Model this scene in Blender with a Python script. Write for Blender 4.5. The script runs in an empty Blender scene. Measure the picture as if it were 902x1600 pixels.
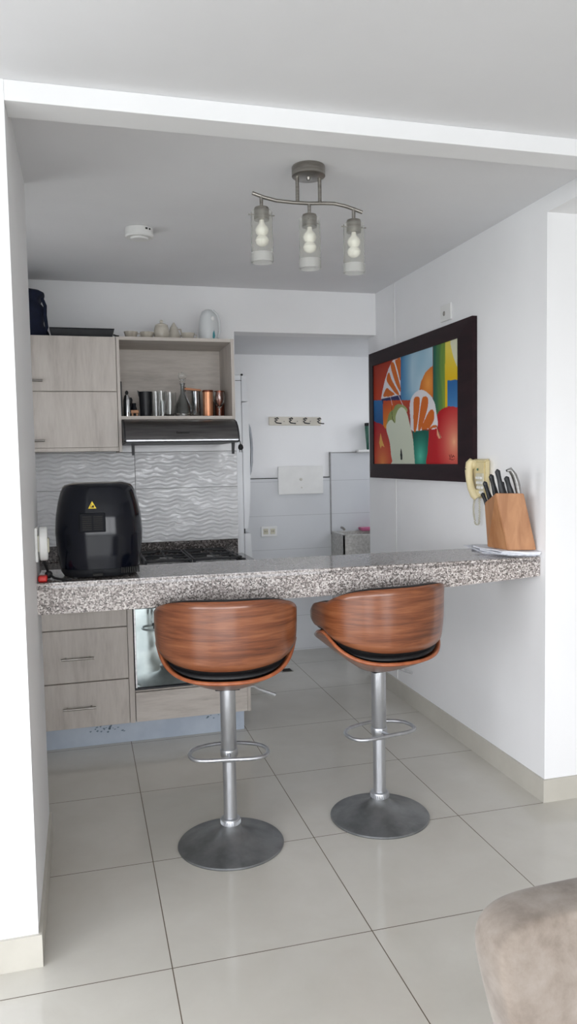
import bpy, bmesh, math, random
from mathutils import Vector, Matrix
PI = math.pi
random.seed(7)
COL = bpy.context.scene.collection

# ------------------------------------------------------------------ materials
def srgb(r, g, b):
    f = lambda c: (c/255/12.92) if c/255 <= .04045 else ((c/255+.055)/1.055)**2.4
    return (f(r), f(g), f(b), 1)

def new_mat(name, col=(.8, .8, .8, 1), rough=.5, metal=0, spec=.5, **kw):
    m = bpy.data.materials.new(name); m.use_nodes = True
    p = m.node_tree.nodes['Principled BSDF']
    p.inputs['Base Color'].default_value = col
    p.inputs['Roughness'].default_value = rough
    p.inputs['Metallic'].default_value = metal
    p.inputs['Specular IOR Level'].default_value = spec
    for k, v in kw.items(): p.inputs[k.replace('_', ' ')].default_value = v
    return m

def nt(m): return m.node_tree, m.node_tree.nodes, m.node_tree.links, m.node_tree.nodes['Principled BSDF']

def coords(m, scale=(1, 1, 1), rot=(0, 0, 0)):
    t, N, L, p = nt(m)
    tc = N.new('ShaderNodeTexCoord'); mp = N.new('ShaderNodeMapping')
    mp.inputs['Scale'].default_value = scale; mp.inputs['Rotation'].default_value = rot
    L.new(tc.outputs['Object'], mp.inputs['Vector'])
    return mp.outputs['Vector']

def ramp(m, fac, stops):
    t, N, L, p = nt(m)
    r = N.new('ShaderNodeValToRGB'); e = r.color_ramp.elements
    while len(e) < len(stops): e.new(.5)
    for i, (pos, c) in enumerate(stops): e[i].position = pos; e[i].color = c
    L.new(fac, r.inputs['Fac']); return r.outputs['Color']

def noise(m, vec, scale, detail=3, rough=.5, dist=0):
    t, N, L, p = nt(m)
    n = N.new('ShaderNodeTexNoise')
    n.inputs['Scale'].default_value = scale; n.inputs['Detail'].default_value = detail
    n.inputs['Roughness'].default_value = rough; n.inputs['Distortion'].default_value = dist
    L.new(vec, n.inputs['Vector']); return n.outputs['Fac']

def bump(m, h, strength=.3, dist=.01):
    t, N, L, p = nt(m)
    b = N.new('ShaderNodeBump'); b.inputs['Strength'].default_value = strength; b.inputs['Distance'].default_value = dist
    L.new(h, b.inputs['Height']); L.new(b.outputs['Normal'], p.inputs['Normal'])

def noisy(name, c1, c2, scale=8, rough=.5, mapscale=(1, 1, 1), detail=4, bmp=0, bd=.002, dist=0, lo=.35, hi=.65, **kw):
    m = new_mat(name, c1, rough, **kw)
    t, N, L, p = nt(m)
    f = noise(m, coords(m, mapscale), scale, detail, .55, dist)
    L.new(ramp(m, f, [(lo, c1), (hi, c2)]), p.inputs['Base Color'])
    if bmp: bump(m, f, bmp, bd)
    return m

def mathn(m, op, a, b=None):
    t, N, L, p = nt(m)
    n = N.new('ShaderNodeMath'); n.operation = op
    for i, v in enumerate((a, b)):
        if v is None: continue
        if isinstance(v, (int, float)): n.inputs[i].default_value = v
        else: L.new(v, n.inputs[i])
    return n.outputs[0]

M = {}
M['wall'] = noisy('wall_paint', srgb(243, 243, 244), srgb(240, 240, 241), 2.5, .62, bmp=.04, bd=.001)
M['wallmid'] = noisy('bounce_damping_wall', srgb(150, 146, 140), srgb(140, 136, 130), 2.5, .7)  # unseen living room walls, toned down to cut bounced light
M['ceiling'] = noisy('ceiling_paint', srgb(234, 234, 236), srgb(230, 230, 232), 2, .8)
M['base'] = noisy('baseboard_tile', srgb(200, 196, 186), srgb(192, 188, 178), 6, .35)
M['whiteplastic'] = noisy('white_plastic', srgb(232, 232, 230), srgb(226, 226, 224), 10, .35)
M['enamel'] = noisy('fridge_enamel', srgb(226, 229, 232), srgb(220, 223, 227), 3, .3)
M['dark'] = noisy('dark_rubber', srgb(22, 22, 24), srgb(30, 30, 32), 30, .6)
M['blackgloss'] = noisy('black_gloss_plastic', srgb(10, 13, 22), srgb(13, 16, 26), 20, .15, spec=.32)
M['ventblack'] = noisy('vent_black', srgb(16, 18, 24), srgb(20, 22, 28), 40, .6, spec=.15)
M['blackmatt'] = noisy('black_matt_plastic', srgb(20, 22, 27), srgb(28, 30, 34), 40, .45)
M['chrome'] = new_mat('chrome', (.75, .76, .78, 1), .14, 1)
M['brushed'] = noisy('brushed_nickel', srgb(168, 164, 158), srgb(142, 138, 132), 14, .34, mapscale=(1, 1, 9), metal=1)
M['pole'] = noisy('satin_aluminium', srgb(196, 198, 202), srgb(180, 182, 186), 40, .36, mapscale=(1, 1, .2), metal=.85)
M['basemetal'] = noisy('worn_grey_base', srgb(118, 120, 122), srgb(150, 152, 153), 9, .42, detail=7, bmp=.05, metal=.75)
M['steel'] = noisy('steel', srgb(175, 174, 173), srgb(150, 149, 149), 20, .3, mapscale=(.3, 4, 4), metal=.95)
M['glass'] = new_mat('clear_glass', (.96, .98, .98, 1), .02, 0, Transmission_Weight=1.0, IOR=1.45)
M['frost'] = new_mat('ribbed_clear_glass', (.95, .95, .92, 1), .16, 0, Transmission_Weight=.95, IOR=1.15)
M['smokeglass'] = new_mat('grey_cut_glass', (.62, .65, .66, 1), .04, 0, Transmission_Weight=1.0, IOR=1.45)
M['hoodsteel'] = noisy('dark_brushed_steel', srgb(118, 116, 116), srgb(98, 96, 97), 20, .33, mapscale=(.3, 4, 4), metal=.9)
M['frostband'] = new_mat('frosted_glass', (.93, .93, .92, 1), .5, 0, Transmission_Weight=.8, IOR=1.15)
M['bulb'] = new_mat('unlit_bulb_glass', srgb(245, 243, 235), .25)
M['ceramic'] = noisy('cream_ceramic', srgb(212, 206, 194), srgb(192, 184, 170), 14, .25)
M['copper'] = noisy('copper', srgb(206, 150, 116), srgb(186, 124, 90), 8, .38, metal=.7)
M['darkcopper'] = noisy('dark_copper', srgb(128, 70, 50), srgb(98, 52, 38), 8, .3, metal=.7)
M['navy'] = noisy('navy_cloth', srgb(14, 22, 44), srgb(20, 29, 54), 40, .9, bmp=.3)
M['cream'] = noisy('aged_cream_plastic', srgb(222, 208, 164), srgb(212, 197, 152), 12, .38)
M['creamkey'] = noisy('pale_key_plastic', srgb(208, 204, 184), srgb(196, 192, 172), 12, .4)
M['paper'] = noisy('paper', srgb(232, 233, 238), srgb(216, 219, 228), 40, .8)
M['print'] = noisy('printed_blocks', srgb(170, 175, 186), srgb(226, 228, 234), 60, .8)
M['framewood'] = noisy('dark_brown_frame', srgb(40, 22, 27), srgb(28, 15, 20), 5, .5, mapscale=(6, 1, 6), spec=.18)
M['red'] = new_mat('red_plastic', srgb(205, 40, 36), .35)
M['yellow'] = new_mat('yellow_sticker', srgb(240, 208, 40), .5)
M['greenp'] = noisy('green_bottle', srgb(40, 92, 78), srgb(70, 122, 104), 30, .3)
M['pink'] = new_mat('pink_plastic', srgb(205, 110, 150), .4)
M['toekick'] = noisy('worn_blue_grey_plinth', srgb(190, 200, 212), srgb(172, 183, 198), 5, .5, detail=6)
M['edgewood'] = noisy('orange_plywood_edge', srgb(178, 104, 66), srgb(152, 84, 52), 30, .35)
M['cushion'] = noisy('black_leatherette', srgb(14, 14, 16), srgb(22, 22, 25), 60, .5, bmp=.15)
M['blockwood'] = noisy('knife_block_wood', srgb(180, 130, 90), srgb(156, 106, 68), 5, .5, mapscale=(5, 5, 1), dist=.6)
M['hooksteel'] = new_mat('black_hook', srgb(20, 20, 22), .35)
M['worn'] = noisy('scuffed_paint', srgb(122, 138, 152), srgb(104, 120, 136), 60, .7)
M['fhandle'] = noisy('grey_handle', srgb(150, 154, 160), srgb(136, 140, 146), 10, .4, metal=.4)
M['grout'] = noisy('grey_grout', srgb(150, 150, 150), srgb(138, 138, 138), 30, .8)
M['floorgrate'] = noisy('drain_grate', srgb(60, 60, 58), srgb(90, 90, 88), 60, .5)
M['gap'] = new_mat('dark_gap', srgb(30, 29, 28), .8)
M['sink'] = noisy('granite_sink', srgb(200, 198, 194), srgb(170, 167, 162), 60, .4)
M['alu'] = new_mat('window_aluminium', srgb(205, 207, 210), .4)

# suede of the chair
m = new_mat('beige_suede', srgb(200, 186, 172), .95); M['suede'] = m
t, N, L, p = nt(m)
f = noise(m, coords(m), 13, 8, .65, .15)
L.new(ramp(m, f, [(.34, srgb(116, 104, 94)), (.5, srgb(136, 125, 115)), (.66, srgb(150, 140, 131))]), p.inputs['Base Color'])
bump(m, noise(m, coords(m), 60, 4), .25, .002)
p.inputs['Sheen Weight'].default_value = .3

# floor tiles, 60 cm
m = new_mat('polished_floor_tile', srgb(176, 172, 164), .13); M['floor'] = m
t, N, L, p = nt(m)
tc = N.new('ShaderNodeTexCoord'); sp = N.new('ShaderNodeSeparateXYZ'); L.new(tc.outputs['Object'], sp.inputs[0])
def lines(src, off):
    a = mathn(m, 'ADD', src, 60-off); a = mathn(m, 'DIVIDE', a, .6); a = mathn(m, 'FRACT', a)
    a = mathn(m, 'SUBTRACT', a, .5); a = mathn(m, 'ABSOLUTE', a)
    return mathn(m, 'GREATER_THAN', a, .5-.0026)
g = mathn(m, 'MAXIMUM', lines(sp.outputs['X'], .2), lines(sp.outputs['Y'], .29))
f = noise(m, coords(m), 3.2, 6, .6, .3)
tile = ramp(m, f, [(.3, srgb(203, 199, 190)), (.7, srgb(212, 209, 201))])
mx = N.new('ShaderNodeMix'); mx.data_type = 'RGBA'
L.new(g, mx.inputs[0]); L.new(tile, mx.inputs[6]); mx.inputs[7].default_value = srgb(96, 84, 68)
L.new(mx.outputs[2], p.inputs['Base Color'])
rr = mathn(m, 'MULTIPLY_ADD', g, .5); rr.node.inputs[2].default_value = .12
L.new(rr, p.inputs['Roughness'])
bump(m, mathn(m, 'SUBTRACT', 1, g), .25, .001)

# speckled granite
def granite(name, rough, stops, scale=210):
    m = new_mat(name, (.5, .5, .5, 1), rough)
    t, N, L, p = nt(m)
    v = N.new('ShaderNodeTexVoronoi'); v.inputs['Scale'].default_value = scale
    L.new(coords(m), v.inputs['Vector'])
    s = N.new('ShaderNodeSeparateColor'); L.new(v.outputs['Color'], s.inputs[0])
    n = noise(m, coords(m), 300, 3, .7)
    a = mathn(m, 'MULTIPLY', s.outputs[0], .72); b = mathn(m, 'MULTIPLY', n, .3)
    L.new(ramp(m, mathn(m, 'ADD', a, b), stops), p.inputs['Base Color'])
    return m
M['granite'] = granite('speckled_grey_granite', .35, [(.1, srgb(62, 58, 56)), (.3, srgb(116, 108, 104)), (.48, srgb(158, 148, 144)), (.66, srgb(190, 182, 178)), (.85, srgb(222, 217, 213))])
M['granitetop'] = granite('polished_granite_top', .1, [(.1, srgb(66, 62, 60)), (.35, srgb(112, 106, 103)), (.6, srgb(146, 139, 136)), (.85, srgb(176, 170, 168))])
M['granitedark'] = granite('dark_granite_worktop', .14, [(.1, srgb(34, 32, 31)), (.45, srgb(72, 68, 66)), (.7, srgb(104, 98, 96)), (.88, srgb(150, 144, 142))], 160)

# pale laminate with streaks (vertical or horizontal grain)
def laminate(name, sc):
    m = new_mat(name, srgb(170, 163, 155), .5)
    t, N, L, p = nt(m)
    f = noise(m, coords(m, sc), 3.0, 6, .6, .4)
    g = noise(m, coords(m, tuple(s*3 for s in sc)), 6.0, 4, .6)
    a = mathn(m, 'ADD', mathn(m, 'MULTIPLY', f, .7), mathn(m, 'MULTIPLY', g, .3))
    L.new(ramp(m, a, [(.3, srgb(168, 160, 152)), (.48, srgb(192, 184, 176)), (.7, srgb(206, 199, 191))]), p.inputs['Base Color'])
    return m
M['lamv'] = laminate('greyed_oak_laminate_vertical', (5, 5, .7))
M['lamh'] = laminate('greyed_oak_laminate_horizontal', (.8, 5, 6))
M['lamlight'] = M['lamh']

# walnut veneer
m = new_mat('walnut_veneer', srgb(150, 84, 50), .28); M['walnut'] = m
t, N, L, p = nt(m)
f = noise(m, coords(m, (1.1, 1.1, 16)), 3.4, 7, .6, .55)
g = noise(m, coords(m, (3, 3, 90)), 5, 3, .6)
a = mathn(m, 'ADD', mathn(m, 'MULTIPLY', f, .75), mathn(m, 'MULTIPLY', g, .25))
L.new(ramp(m, a, [(.32, srgb(80, 42, 26)), (.45, srgb(116, 65, 40)), (.55, srgb(136, 81, 51)), (.7, srgb(156, 100, 67))]), p.inputs['Base Color'])
p.inputs['Coat Weight'].default_value = .35; p.inputs['Coat Roughness'].default_value = .2

# backsplash tile with raised waves
m = new_mat('white_wave_tile', srgb(216, 217, 219), .16); M['wavetile'] = m
t, N, L, p = nt(m)
tc = N.new('ShaderNodeTexCoord'); sp = N.new('ShaderNodeSeparateXYZ'); L.new(tc.outputs['Object'], sp.inputs[0])
nz = noise(m, coords(m, (5, 1, 9)), 1.0, 2, .5)
a = mathn(m, 'SINE', mathn(m, 'ADD', mathn(m, 'MULTIPLY', sp.outputs['X'], 62), mathn(m, 'MULTIPLY', nz, 7)))
ph = mathn(m, 'ADD', mathn(m, 'MULTIPLY', sp.outputs['Z'], 255), mathn(m, 'MULTIPLY', a, 1.5))
ph = mathn(m, 'ADD', ph, mathn(m, 'MULTIPLY', nz, 9))
h = mathn(m, 'POWER', mathn(m, 'ABSOLUTE', mathn(m, 'SINE', mathn(m, 'MULTIPLY', ph, .5))), .7)
amp = mathn(m, 'ADD', mathn(m, 'MULTIPLY', noise(m, coords(m, (10, 1, 20)), 1.0, 2), 2.6), -.75)
bump(m, mathn(m, 'MULTIPLY', h, amp), .55, .009)
M['plaintile'] = noisy('plain_white_tile', srgb(214, 215, 217), srgb(208, 209, 212), 3, .2)
# grey wainscot tile with faint joints
m = new_mat('satin_grey_tile', srgb(206, 208, 211), .28); M['greytile'] = m
t, N, L, p = nt(m)
tc = N.new('ShaderNodeTexCoord'); sp = N.new('ShaderNodeSeparateXYZ'); L.new(tc.outputs['Object'], sp.inputs[0])
a = mathn(m, 'FRACT', mathn(m, 'DIVIDE', mathn(m, 'ADD', sp.outputs['Z'], -.01), .25))
g = mathn(m, 'LESS_THAN', a, .012)
mx = N.new('ShaderNodeMix'); mx.data_type = 'RGBA'; L.new(g, mx.inputs[0])
L.new(ramp(m, noise(m, coords(m), 3, 3), [(.3, srgb(204, 206, 209)), (.7, srgb(211, 213, 216))]), mx.inputs[6]); mx.inputs[7].default_value = srgb(176, 178, 181)
L.new(mx.outputs[2], p.inputs['Base Color'])
# oven glass : mirror-like dark glass with fine blotchy tone
m = new_mat('mirror_oven_glass', srgb(150, 160, 160), .04, .8); M['ovenglass'] = m
t, N, L, p = nt(m)
f = noise(m, coords(m, (1, 1, 1)), 14, 4, .5, .2)
L.new(ramp(m, f, [(.3, srgb(138, 147, 146)), (.5, srgb(152, 161, 160)), (.66, srgb(168, 176, 174))]), p.inputs['Base Color'])
L.new(ramp(m, f, [(.4, (.03, .03, .03, 1)), (.7, (.10, .10, .10, 1))]), p.inputs['Roughness'])
# painting surface reads its colours from the mesh
m = new_mat('painted_canvas', (1, 1, 1, 1), .55, spec=.15); M['canvas'] = m
t, N, L, p = nt(m)
vc = N.new('ShaderNodeVertexColor'); vc.layer_name = 'paint'
L.new(vc.outputs['Color'], p.inputs['Base Color'])
bump(m, noise(m, coords(m), 220, 3), .12, .0006)

# ------------------------------------------------------------------ builders
class B:
    """collects shapes (world or local metres) for ONE mesh object"""
    def __init__(s): s.bm = bmesh.new(); s.mi = 0
    def _tag(s, geom_before):
        for f in s.bm.faces:
            if f.index == -1 or f not in geom_before: f.material_index = s.mi
    def faces_since(s, n):
        s.bm.faces.ensure_lookup_table()
        for f in s.bm.faces[n:]: f.material_index = s.mi
    def box(s, x0, x1, y0, y1, z0, z1, bev=0, seg=2, rot=None):
        n = len(s.bm.faces)
        tmp = bmesh.new()
        bmesh.ops.create_cube(tmp, size=1)
        c = Vector(((x0+x1)/2, (y0+y1)/2, (z0+z1)/2))
        for v in tmp.verts: v.co = Vector((v.co.x*(x1-x0), v.co.y*(y1-y0), v.co.z*(z1-z0)))
        if bev: bmesh.ops.bevel(tmp, geom=tmp.edges[:], offset=bev, segments=seg, affect='EDGES', profile=.5)
        if rot is not None: bmesh.ops.rotate(tmp, verts=tmp.verts, cent=(0, 0, 0), matrix=rot)
        for v in tmp.verts: v.co += c
        s.merge(tmp); return s
    def merge(s, tmp):
        n = len(s.bm.faces); me = bpy.data.meshes.new('t'); tmp.to_mesh(me); tmp.free()
        s.bm.from_mesh(me); bpy.data.meshes.remove(me); s.faces_since(n)
    def poly(s, pts):
        n = len(s.bm.faces); s.bm.faces.new([s.bm.verts.new(p) for p in pts]); s.faces_since(n); return s
    def prism(s, pts, d, bev=0):
        """polygon pts (3D, planar) swept by vector d"""
        tmp = bmesh.new(); d = Vector(d); k = len(pts)
        a = [tmp.verts.new(Vector(p)) for p in pts]; b = [tmp.verts.new(Vector(p)+d) for p in pts]
        tmp.faces.new(a); tmp.faces.new(b[::-1])
        for i in range(k): tmp.faces.new([a[(i+1) % k], a[i], b[i], b[(i+1) % k]])
        bmesh.ops.recalc_face_normals(tmp, faces=tmp.faces)
        if bev: bmesh.ops.bevel(tmp, geom=tmp.edges[:], offset=bev, segments=2, affect='EDGES')
        s.merge(tmp); return s
    def hexa(s, lo, hi, bev=0):
        tmp = bmesh.new(); k = len(lo)
        a = [tmp.verts.new(p) for p in lo]; b = [tmp.verts.new(p) for p in hi]
        tmp.faces.new(a[::-1]); tmp.faces.new(b)
        for i in range(k): tmp.faces.new([a[i], a[(i+1) % k], b[(i+1) % k], b[i]])
        bmesh.ops.recalc_face_normals(tmp, faces=tmp.faces)
        if bev: bmesh.ops.bevel(tmp, geom=tmp.edges[:], offset=bev, segments=2, affect='EDGES')
        s.merge(tmp); return s
    def lathe(s, prof, c=(0, 0, 0), seg=32, axis='z', cap=True, sx=1, sy=1):
        """prof: list of (radius, height)"""
        tmp = bmesh.new(); rings = []
        for r, h in prof:
            ring = []
            for i in range(seg):
                a = 2*PI*i/seg; x, y = r*math.cos(a)*sx, r*math.sin(a)*sy
                co = {'z': (x, y, h), 'y': (x, h, y), 'x': (h, x, y)}[axis]
                ring.append(tmp.verts.new(Vector(co)+Vector(c)))
            rings.append(ring)
        for k in range(len(rings)-1):
            for i in range(seg): tmp.faces.new([rings[k][i], rings[k][(i+1) % seg], rings[k+1][(i+1) % seg], rings[k+1][i]])
        if cap:
            tmp.faces.new(rings[0][::-1]); tmp.faces.new(rings[-1])
        bmesh.ops.recalc_face_normals(tmp, faces=tmp.faces)
        s.merge(tmp); return s
    def tube(s, path, r, seg=10, closed=False, cap=True):
        """round bar along a path; r a number or a list"""
        P = [Vector(p) for p in path]; n = len(P)
        R = r if isinstance(r, (list, tuple)) else [r]*n
        tmp = bmesh.new(); rings = []; up = None
        for i in range(n):
            if closed: d = P[(i+1) % n]-P[i-1]
            else: d = P[min(i+1, n-1)]-P[max(i-1, 0)]
            d.normalize()
            if up is None:
                up = Vector((0, 0, 1)) if abs(d.z) < .9 else Vector((1, 0, 0))
            a = (up - d*up.dot(d)).normalized(); up = a; b = d.cross(a)
            rings.append([tmp.verts.new(P[i]+(a*math.cos(2*PI*k/seg)+b*math.sin(2*PI*k/seg))*R[i]) for k in range(seg)])
        for i in range(n if closed else n-1):
            q, w = rings[i], rings[(i+1) % n]
            for k in range(seg): tmp.faces.new([q[k], q[(k+1) % seg], w[(k+1) % seg], w[k]])
        if cap and not closed: tmp.faces.new(rings[0][::-1]); tmp.faces.new(rings[-1])
        bmesh.ops.recalc_face_normals(tmp, faces=tmp.faces)
        s.merge(tmp); return s
    def ball(s, c, rx, ry, rz, seg=20, rings=12):
        tmp = bmesh.new(); bmesh.ops.create_uvsphere(tmp, u_segments=seg, v_segments=rings, radius=1)
        for v in tmp.verts: v.co = Vector((v.co.x*rx, v.co.y*ry, v.co.z*rz))+Vector(c)
        s.merge(tmp); return s
    def grid(s, fn, nu, nv, wrap=False):
        n = len(s.bm.faces); V = [[s.bm.verts.new(fn(i/nu, j/nv)) for i in range(nu if wrap else nu+1)] for j in range(nv+1)]
        for j in range(nv):
            for i in range(nu):
                k = (i+1) % nu if wrap else i+1
                s.bm.faces.new([V[j][i], V[j][k], V[j+1][k], V[j+1][i]])
        s.faces_since(n); return s
    def make(s, name, mats, parent=None, smooth=False, world=True, solid=0, solid_off=-1, rim=None, subsurf=0, bevel=0):
        if not isinstance(mats, (list, tuple)): mats = [mats]
        me = bpy.data.meshes.new(name)
        bmesh.ops.recalc_face_normals(s.bm, faces=s.bm.faces) if not solid else None
        s.bm.to_mesh(me); s.bm.free()
        for m_ in mats: me.materials.append(M[m_])
        if smooth:
            me.polygons.foreach_set('use_smooth', [True]*len(me.polygons))
            try: me.set_sharp_from_angle(angle=math.radians(38))
            except Exception: pass
        o = bpy.data.objects.new(name, me); COL.objects.link(o)
        if parent is not None:
            w = wloc(parent) if world else Vector((0, 0, 0))
            me.transform(Matrix.Translation(-w)); o.parent = parent
        else:
            o['top'] = 1
        if solid:
            md = o.modifiers.new('thickness', 'SOLIDIFY'); md.thickness = solid; md.offset = solid_off
            if rim is not None: md.material_offset_rim = rim
        if subsurf:
            md = o.modifiers.new('smooth', 'SUBSURF'); md.levels = subsurf; md.render_levels = subsurf
        if bevel:
            md = o.modifiers.new('bevel', 'BEVEL'); md.width = bevel; md.segments = 2; md.limit_method = 'ANGLE'
        return o

def wloc(o):
    v = Vector(o.location)
    while o.parent is not None: o = o.parent; v += Vector(o.location)
    return v

def rebase(o):
    """put a single-mesh thing's origin at the middle of its base"""
    me = o.data; xs = [v.co for v in me.vertices]
    c = Vector(((min(v.x for v in xs)+max(v.x for v in xs))/2, (min(v.y for v in xs)+max(v.y for v in xs))/2, min(v.z for v in xs)))
    me.transform(Matrix.Translation(-c)); o.location = c

def tag(o, label, cat, group=None, base=True):
    if o.type == 'MESH' and base: rebase(o)
    o['label'] = label; o['category'] = cat
    if group: o['group'] = group
    if 'top' in o: del o['top']
    return o

def thing(name, label, cat, loc, group=None):
    o = bpy.data.objects.new(name, None); COL.objects.link(o); o.location = loc; o.empty_display_size = .05
    return tag(o, label, cat, group)

def struct(name, b, mats, **kw):
    o = b.make(name, mats, **kw); o['kind'] = 'structure'
    if 'top' in o: del o['top']
    return o

def dup(root, loc, rotz=0, label=None):
    r = root.copy(); COL.objects.link(r); r.location = loc; r.rotation_euler = (0, 0, rotz)
    if label: r['label'] = label
    for ch in list(root.children):
        c = ch.copy(); COL.objects.link(c); c.parent = r
        for g in ch.children:
            d = g.copy(); COL.objects.link(d); d.parent = c
    return r

def rotz_m(a): return Matrix.Rotation(a, 3, 'Z')

# ------------------------------------------------------------------ the room
YW0 = -3.6      # living room window wall
LW0, LW1 = -3.4, 1.2
H = 2.435
XL, XR = -.162, 1.794
YF, YP, YB, YE, YD = 2.212, 2.997, 4.514, 4.649, 5.469
ZS = 2.181
struct('floor', B().box(-3.4, 3.5, YW0-.3, 5.6, -.12, 0), 'floor')
struct('ceiling', B().box(-3.4, 3.5, YW0-.3, 5.6, H, H+.12), 'ceiling')
struct('wall_left', B().box(-3.3, XL, YF, YP, 0, H), 'wall')                      # the partition beside the opening
KY0, KY1, KZ0, KZ1 = 3.10, 3.72, 1.0, 2.0
struct('wall_kitchen_left', B().box(-.8, -.68, YP, KY0, 0, H).box(-.8, -.68, KY1, YB, 0, H).box(-.8, -.68, KY0, KY1, 0, KZ0).box(-.8, -.68, KY0, KY1, KZ1, H), 'wall')
struct('wall_outer_left', B().box(-3.3, -.8, 2.75, YP, 0, H), 'wall')
struct('added_window_kitchen', B().box(-.76, -.73, KY0, KY1, KZ0, KZ0+.03).box(-.76, -.73, KY0, KY1, KZ1-.03, KZ1).box(-.76, -.73, KY0, KY0+.03, KZ0, KZ1).box(-.76, -.73, KY1-.03, KY1, KZ0, KZ1).box(-.76, -.73, 3.41, 3.44, KZ0, KZ1), 'alu')  # unseen window, added to brighten the right wall
struct('wall_living_left', B().box(-3.3, -3.2, YW0-.1, LW0, 0, H).box(-3.3, -3.2, LW1, YF, 0, H).box(-3.3, -3.2, LW0, LW1, 0, .3).box(-3.3, -3.2, LW0, LW1, 2.3, H), 'wallmid')
b = B()
for k in range(5):
    y = LW0+(LW1-LW0)*k/4
    b.box(-3.27, -3.23, y-.03, y+.03, .3, 2.3)
for z in (.3, 2.3): b.box(-3.265, -3.235, LW0, LW1, z-.025, z+.025)
struct('added_window_living', b, 'alu')  # unseen side window, added for more light from the left
struct('wall_living_right', B().box(3.1, 3.2, YW0-.1, 2.699, 0, H), 'wallmid')
struct('wall_right', B().box(XR, 3.2, 2.699, YE, 0, H), 'wall')
struct('wall_back', B().box(-.8, .9, YB, YE, 0, H).box(.9, XR, YB, YE, ZS, H), 'wall')
struct('ceiling_utility', B().box(.3, 3.0, YE, YD, ZS, ZS+.05), 'ceiling')
struct('wall_far', B().box(.2, 3.2, YD, YD+.1, 0, H), 'wall')
struct('wall_utility_left', B().box(.2, .3, YE, YD, 0, H), 'wall')
# utility area right end: wall with a window opening
struct('wall_utility_right', B().box(3.0, 3.1, YE, YD, 0, 1.35).box(3.0, 3.1, YE, YD, 2.1, H).box(3.0, 3.1, YE, YE+.08, 1.35, 2.1).box(3.0, 3.1, YD-.08, YD, 1.35, 2.1), 'wall')
struct('window_2', B().box(3.03, 3.06, YE+.08, YD-.08, 1.35, 1.39).box(3.03, 3.06, YE+.08, YD-.08, 2.06, 2.1).box(3.03, 3.06, 5.04, 5.08, .99, 2.06), 'alu')
# window wall behind the camera
WX0, WX1, WZ0, WZ1 = -2.7, 2.6, .10, 2.34
struct('wall_living_back', B().box(-3.3, WX0, YW0-.1, YW0, 0, H).box(WX1, 3.2, YW0-.1, YW0, 0, H).box(WX0, WX1, YW0-.1, YW0, 0, WZ0).box(WX0, WX1, YW0-.1, YW0, WZ1, H), 'wallmid')
b = B()
for x in (WX0, -1.375, -.05, 1.275, WX1): b.box(x-.035, x+.035, YW0-.07, YW0-.03, WZ0, WZ1)
for z in (WZ0, .95, WZ1): b.box(WX0, WX1, YW0-.065, YW0-.035, z-.025, z+.025)
struct('window_1', b, 'alu')
struct('trim_1', B().box(XL, 3.1, YF, 2.318, 2.381, H, .002), 'wall')           # shallow beam over the opening
struct('trim_2', B().box(XR, 3.1, 2.318, 2.699, 2.369, H), 'wall')                # dropped soffit right of the opening
struct('trim_3', B().box(XR-.003, XR, 4.212, 4.219, .1, H), 'whiteplastic')       # painted joint on the right wall
# skirting
bb = .094
struct('baseboard_left', B().box(-3.2, XL+.01, YF-.01, YF, 0, bb).box(XL, XL+.01, YF, YP, 0, bb), 'base')
struct('baseboard_right', B().box(XR-.011, XR, 2.688, YE, 0, bb).box(XR, 3.1, 2.688, 2.699, 0, bb), 'base')
struct('baseboard_far', B().box(1.05, 3.0, YD-.012, YD, 0, .09), 'base')
struct('baseboard_living', B().box(-3.2, -3.19, YW0, YF, 0, bb).box(3.09, 3.1, YW0, 2.688, 0, bb), 'base')

# kitchen backsplash: big tiles with raised waves
b = B()
for (x0, x1) in ((-.68, -.3), (-.297, .299), (.302, .898)):
    for (z0, z1) in ((.95, 1.267), (1.270, 1.478)):
        b.box(x0, x1, YB-.010, YB, z0, z1, .0015)
struct('wall_back_wave_tiles', b, 'wavetile')
struct('wall_back_grout', B().box(-.679, .8985, YB-.007, YB-.0002, .95, 1.66), 'grout')
b = B()
for (x0, x1) in ((-.68, .299), (.302, .898)): b.box(x0, x1, YB-.009, YB, 1.481, 1.66, .001)
struct('wall_back_plain_tiles', b, 'plaintile')

# utility wall: grey wainscot in two heights
struct('wall_far_tiles', B().box(.3, 1.79, YD-.014, YD-.0005, 0.0, 1.285).box(1.80, 3.0, YD-.010, YD-.0005, 0.0, 1.465), 'greytile')
struct('tile_top_shadow', B().box(.3, 1.388, YD-.017, YD, 1.284, 1.290).box(1.735, 1.79, YD-.017, YD, 1.284, 1.290), 'gap')  # dark strip standing in for the shadow line on the tile's top edge
struct('trim_5', B().box(1.79, 1.80, YD-.016, YD, .86, 1.472).box(1.79, 3.0, YD-.013, YD, 1.464, 1.470), 'grout')
struct('trim_6', B().box(2.0, 2.5, YD-.06, YD, 1.466, 1.486, .004), 'whiteplastic')

# ------------------------------------------------------------------ bar counter
ZT = 1.01
bar = thing('bar_counter', 'long speckled grey granite bar counter spanning the kitchen opening', 'counter', (.8, 2.93, .9))
def fy(x): return 2.772 + (2.735-2.772)*(x-XL)/(XR-XL)
xs = [XL, .87, 1.40, 1.60, XR-.001]; zb = [.899, .904, .909, .920, .931]
b = B(); tmp = b.bm
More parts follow.
